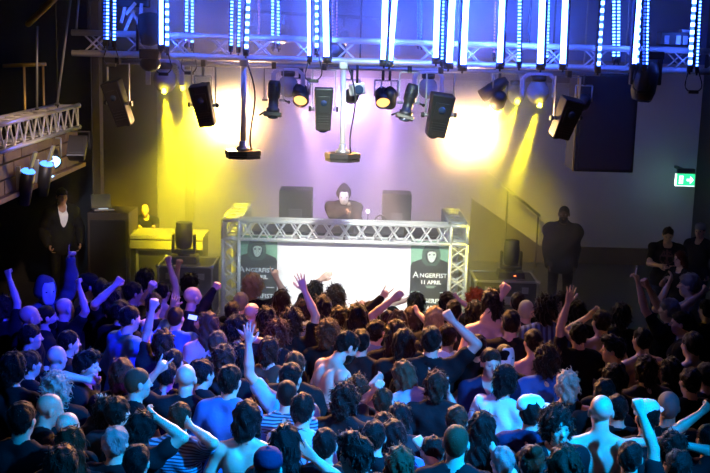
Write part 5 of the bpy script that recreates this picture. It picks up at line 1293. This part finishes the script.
# -- left flank
c_(69, 343, 60, 'dark haired person with a violet rim and ear, left of the quiffed profile', 'short', 'black')
c_(31, 337, 65, 'black silhouetted person turned right with one lit ear', 'short', 'black')
c_(57, 358, 30, 'small blue lit bald head below the violet rim', 'bald', hz=1.52)
c_(87, 366, 95, 'person with dark quiff in sharp cyan profile, hand at the mouth', 'quiff', 'dark', tcol='black', eyes=True, hands=((R_, 85, 380, 'hold', -0.15, (.2, -.5, -1)),), skin='pale', hz=1.68)
c_(14, 368, 25, 'large black silhouette with a cyan neck at the left edge', 'medium', 'black', hz=1.70, g=1.15)
c_(30, 364, 40, 'small dark head with an orange rim behind the silhouette at left', 'crop', 'brown', hz=1.52)
c_(55, 389, -30, 'person with wild pale cyan hair left of the quiffed profile', 'wild', 'pale', hz=1.60)
c_(122, 374, 0, 'person with dark red round hair behind the sandy profile', 'bob', 'red', hz=1.64)
c_(138, 383, 60, 'short sandy haired person turned right below the red hair', 'buzz', 'light', skin='pale', tcol='black')
c_(186, 379, 0, 'balding cyan lit person with a horns hand beside', 'bald', skin='pale', hands=((L_, 156, 364, 'horns', 0.1, (-.1, -.2, -1)),), hz=1.66)
c_(203, 374, 40, 'dark haired person with lit ear left of the blue shirt', 'crop', 'black')
c_(230, 381, 15, 'dark haired person in smooth blue shirt seen from the back', 'crop', 'dark', top='long', tcol='blue', hz=1.70)
c_(106, 412, 15, 'black haired person clapping hands in cyan light', 'medium', 'black', hz=1.56, hands=((L_, 103, 400, 'open', 0.1), (R_, 106, 402, 'open', 0.1)))
c_(50, 408, 60, 'bald cyan lit person with a clear ear at lower left', 'bald', tcol='black', skin='pale', hp=-12, hz=1.66)
c_(68, 428, 20, 'pale foreheaded person behind the red brown hair at lower left', 'bald', hz=1.56)
c_(71, 446, 5, 'person with long red brown hair at lower left', 'long', 'red', hz=1.60)
c_(62, 466, 5, 'dark haired person with thin red rim in the bottom left corner', 'medium', 'brown', hz=1.60)
c_(22, 420, 10, 'person swallowed in shadow at the left edge, lower rows', 'short', 'black', hz=1.66, g=1.1)
c_(118, 413, 20, 'short haired person with cyan neck and white collar', 'crop', 'dark', tcol='charcoal', hz=1.66)
c_(116, 444, 15, 'cyan haired head in half shadow under the white collar', 'crop', 'grey', hz=1.62)
c_(141, 426, 30, 'person with long black hair hanging sideways, cyan arm raised', 'long', 'black', hands=((R_, 157, 409, 'hold', 0.05, (.9, -.2, -.8)),), hr=18, hz=1.66)
c_(180, 418, 10, 'person in striped tee with a dark arm against the head', 'short', 'brown', tcol='stripes', hands=((R_, 188, 420, 'open', -0.12, (.9, -.2, -.9)),), hz=1.70)
c_(137, 462, 10, 'dark head with a thin red rim at the bottom edge', 'short', 'black', hz=1.60)
# -- middle
c_(347, 340, 60, 'bearded shirtless person looking down to the right at centre', 'crop', 'dark', top='bare', beard='dark', skin='pale', hp=-18, lean=14, hz=1.72, eyes=True, hands=((R_, 376, 387, 'relaxed', 0.0, (-.2, -.3, -1)),))
c_(361, 342, 10, 'dark haired person in black tee behind the bearded shirtless one', 'short', 'black', hz=1.58)
c_(291, 378, 25, 'dark haired person in pale blue tee with a bent cyan arm', 'crop', 'black', tcol='lightblue', hands=((L_, 246, 337, 'open', -0.02, (-.8, -.3, -.9)),), hz=1.70)
c_(295, 366, 10, 'golden rimmed brown head behind the pale blue tee', 'crop', 'brown', hz=1.66)
c_(269, 350, 15, 'dark haired person with bare pink shoulders behind the cyan arm', 'medium', 'brown', top='tank', tcol='brown', hz=1.62)
c_(303, 410, 20, 'dark haired person in blue tee with red shoulder bands', 'crop', 'dark', tcol='lightblue', straps='red', hz=1.68)
c_(287, 395, 0, 'dark headed person with a striped shoulder behind the red bands', 'buzz', 'dark', tcol='stripes', hz=1.58)
c_(247, 418, 5, 'dark bobbed shirtless person with a muscular cyan back', 'bob', 'black', top='bare', skin='pale', hz=1.66, g=1.05)
c_(286, 444, 10, 'person with long dark hair below the blue tee', 'long', 'black', hz=1.62, hands=((R_, 316, 456, 'relaxed', 0.1, (.6, 0, -.8)),))
c_(268, 469, 0, 'person in dark round cap at the bottom edge', 'buzz', 'dark', cap=('navy', False, 0), hz=1.62)
c_(345, 400, 20, 'curly dark haired person in black top at lower centre', 'curly', 'dark', hz=1.70, tcol='black', top='long')
c_(358, 390, 10, 'brown curly head close behind the black top', 'curly', 'brown', hz=1.62)
c_(383, 402, 10, 'brown cropped person left of the grey hoodie', 'crop', 'brown', hz=1.60, tcol='charcoal', hands=((L_, 376, 384, 'hold', 0.1),))
c_(404, 370, -20, 'light brown bobbed person in blue grey hoodie leaning left', 'bob', 'light', top='hoodie', tcol='bluegrey', hz=1.60, hp=-15, lean=14, side=-6)
c_(436, 385, 5, 'dark brown haired person right of the blue grey hoodie', 'medium', 'brown', hz=1.58)
c_(399, 418, 0, 'dark round haired person with a small red light', 'medium', 'black', hz=1.62, tcol='charcoal')
c_(384, 428, 5, 'black smooth haired person left of the small red light', 'bob', 'black', hz=1.60)
c_(374, 437, 5, 'dark haired person with a cyan streak on the crown', 'short', 'dark', hz=1.60)
c_(356, 456, -50, 'quiffed dark person turned left at the bottom edge', 'quiff', 'dark', hz=1.66)
c_(393, 436, 0, 'black bobbed person above the pale brown head', 'bob', 'black', hz=1.60, tcol='blue')
c_(399, 465, 0, 'pale brown haired head at the bottom edge, centre', 'medium', 'light', hz=1.60)
c_(457, 421, 5, 'dark brown short haired person behind the buzzed head', 'crop', 'brown', hz=1.66)
c_(456, 443, 10, 'buzz cut person with cyan neck at lower centre', 'buzz', 'light', hz=1.66, skin='pale', tcol='black')
c_(432, 452, -10, 'person in pale blue tee swinging a blurred dark arm', 'short', 'dark', tcol='bluegrey', hz=1.58, hands=((L_, 425, 440, 'fist', 0.0, (.2, -.6, -.6)),))
c_(482, 428, 10, 'person with long straight dark hair and golden rim', 'long', 'dark', hz=1.66, hands=((R_, 499, 455, 'hold', -0.1, (.6, -.2, -.6)),))
c_(478, 347, 20, 'dark haired person in black tee behind the smiling one', 'short', 'dark', hz=1.64)
c_(491, 363, 172, 'smiling short haired person in navy tee facing the viewer', 'short', 'brown', tcol='navy', hz=1.68, eyes=True, chest='v', skin='pale', hands=((1, 462, 392, 'relaxed', 0.0, (.8, 0, -.6)),))
c_(504, 357, -5, 'person wearing a white mask on the back of the head', 'buzz', 'black', hz=1.62, mask=165)
c_(506, 379, 40, 'dark teal haired person in white tee leaning right', 'medium', 'black', tcol='white', hz=1.66, lean=10)
c_(531, 413, 15, 'person in backwards white cap and dark tee with shoulder straps', 'short', 'dark', tcol='navy', cap=('white', True, 60), hz=1.66, straps='black')
c_(557, 426, 165, 'messy dark haired person turned to face the viewer, cyan faced', 'wild', 'dark', hz=1.62, eyes=True, skin='pale', tcol='black')
c_(567, 385, 0, 'person with bright cyan lit pale hair', 'medium', 'pale', hz=1.68, top='tank', tcol='black')
c_(547, 360, 0, 'person with a large dark brown mop and blue tee', 'curly', 'brown', tcol='blue', hz=1.64)
c_(601, 412, 5, 'shaven shirtless person with a bright cyan back', 'bald', top='bare', skin='pale', hz=1.70)
c_(604, 393, 5, 'dark haired head with a cyan rim right above the bare cyan back', 'crop', 'black', hz=1.66)
c_(617, 409, 0, 'dark person with spotted glints right of the bare cyan back', 'short', 'black', hz=1.58)
c_(531, 463, -10, 'person with a rusty hair bun at the bottom edge', 'bun', 'red', hz=1.60)
c_(564, 466, 5, 'rusty brown haired head at the bottom edge, right of the bun', 'medium', 'brown', hz=1.62)
c_(502, 462, -20, 'cyan edged head at the bottom, left of the bun', 'short', 'grey', hz=1.60)
# -- right flank
c_(613, 350, -70, 'dark quiffed person in left profile with violet face', 'quiff', 'black', hz=1.64, eyes=True)
c_(642, 340, -20, 'dark haired person with orange lit ear and bare shoulders', 'short', 'black', top='bare', hz=1.64)
c_(646, 370, -10, 'black haired person with a cyan collar on the right', 'medium', 'black', hz=1.66, tcol='charcoal')
c_(671, 371, -15, 'black haired person right of the cyan collar', 'medium', 'black', hz=1.62)
c_(692, 345, -20, 'silhouetted person with bluish bare shoulders at the right edge', 'short', 'black', top='bare', hz=1.70, g=1.1)
c_(613, 378, 0, 'wavy dark haired person with blue glints above the cyan rim', 'medium', 'black', hz=1.62)
c_(690, 382, -10, 'dark person with golden crown at the right edge', 'short', 'black', hz=1.60)
c_(706, 376, -30, 'person cut by the right edge with blue cheek', 'short', 'black', hz=1.64)
c_(668, 407, 5, 'grey buzz cut person left of the dark raised forearm', 'buzz', 'grey', hz=1.68, tcol='black')
c_(647, 418, 0, 'person in dark with a pale blue cap peak', 'short', 'black', cap=('white', True, 40), hz=1.62)
c_(630, 458, 10, 'person with a thick dark raised arm at the lower right', 'short', 'dark', hands=((R_, 638, 393, 'fist', 0.1, (.6, -.1, -.8)),), hz=1.62)
c_(672, 448, 0, 'orange rimmed dark head with arms around a glowing phone', 'medium', 'dark', hz=1.62, hands=((L_, 661, 433, 'hold', 0.12, (-.9, -.2, -.7)), (R_, 683, 437, 'hold', 0.12, (.9, -.2, -.7))))
c_(678, 468, 0, 'cyan sided head in the bottom right corner', 'short', 'dark', hz=1.60)
c_(708, 440, -10, 'person at the lower right edge with a bent forearm', 'short', 'black', hands=((L_, 703, 405, 'fist', 0.1, (-1, -.1, -.6)),), hz=1.64)
c_(325, 445, 5, 'black haired person in shadow left of the quiffed one', 'short', 'black', hz=1.58)

# spread people who would stand too close along their sight lines
N = len(CROWD)
D = np.array([r['hz'] for r in CROWD]); DX = np.array([[ray(r['hx'], r['hy']).x, ray(r['hx'], r['hy']).z] for r in CROWD])
H0 = D.copy()
for it in range(250):
    Yd = (CAM_H-D)/(-DX[:, 1]); X = DX[:, 0]*Yd
    dx = X[:, None]-X[None, :]; dy = Yd[:, None]-Yd[None, :]
    dd = np.sqrt((dx/0.9)**2+(dy/0.72)**2)+1e-6; np.fill_diagonal(dd, 9)
    push = np.where(dd < 0.50, (0.50-dd)*np.sign(dy + 1e-9*(np.arange(N)[:, None]-np.arange(N)[None, :])), 0).sum(1)
    D = D - 0.04*push*1.0 + 0.01*(H0-D)
    D = np.clip(D, 1.42, 1.86)
held = {}
for k, r in enumerate(CROWD):
    p = atz(r['hx'], r['hy'], float(D[k]))
    hands = []
    for h in r['hands']:
        Yh = p.y + h[4]
        hands.append((h[0], at(h[1], h[2], Yh), h[3]) + tuple(h[5:]))
    ro, hw = person((p.x, p.y, p.z, 0.0), r['yaw'], r['label'], s=p.z/1.635, hands=hands, seed=k+1, fine=0.0105, **r['kw'])
    held[r['label']] = hw
# things held up
m_phone = mat('phone_black', (0.02, 0.02, 0.025), 0.25); m_pscr = mat('phone_screen', (.7, .8, 1), .3, emit=(0.5, 0.68, 1.0), estr=1.0)
def phone(p, label, tilt, roll):
    o = thing('smartphone', label, 'phone', p, rot=Matrix.Rotation(R(roll), 3, 'Y') @ Matrix.Rotation(R(tilt), 3, 'X'))
    MB().box((0, 0, 0), (0.115, 0.009, 0.060), bev=0.004).build('case', m_phone, o); MB().box((0, -0.0056, 0), (0.085, 0.002, 0.048)).build('screen', m_pscr, o)
h = held['buzzed violet lit person holding up a lit phone'][1]; phone(h+Vector((-0.05, -0.03, 0.06)), 'lit smartphone held up by the buzzed violet person', -35, 12)
h = held['orange rimmed dark head with arms around a glowing phone']; phone((h[1]+h[-1])/2+Vector((0, -0.03, 0.02)), 'glowing smartphone held overhead at the lower right', 35, -8)
h = held['person stretching both blue arms high with a small stick'][-1]
o = thing('glow_stick', 'small pale stick held in the stretched blue hands at right', 'stick', h+Vector((0, 0, -0.02))); MB().tube((0, 0, 0), (0.01, 0, 0.12), 0.008).build('stick', mat('stick_pale', (.7, .7, .75), .5), o); MB().tube((0.01, 0, 0.12), (0.0115, 0, 0.14), 0.010).build('tip', m_steel, o)
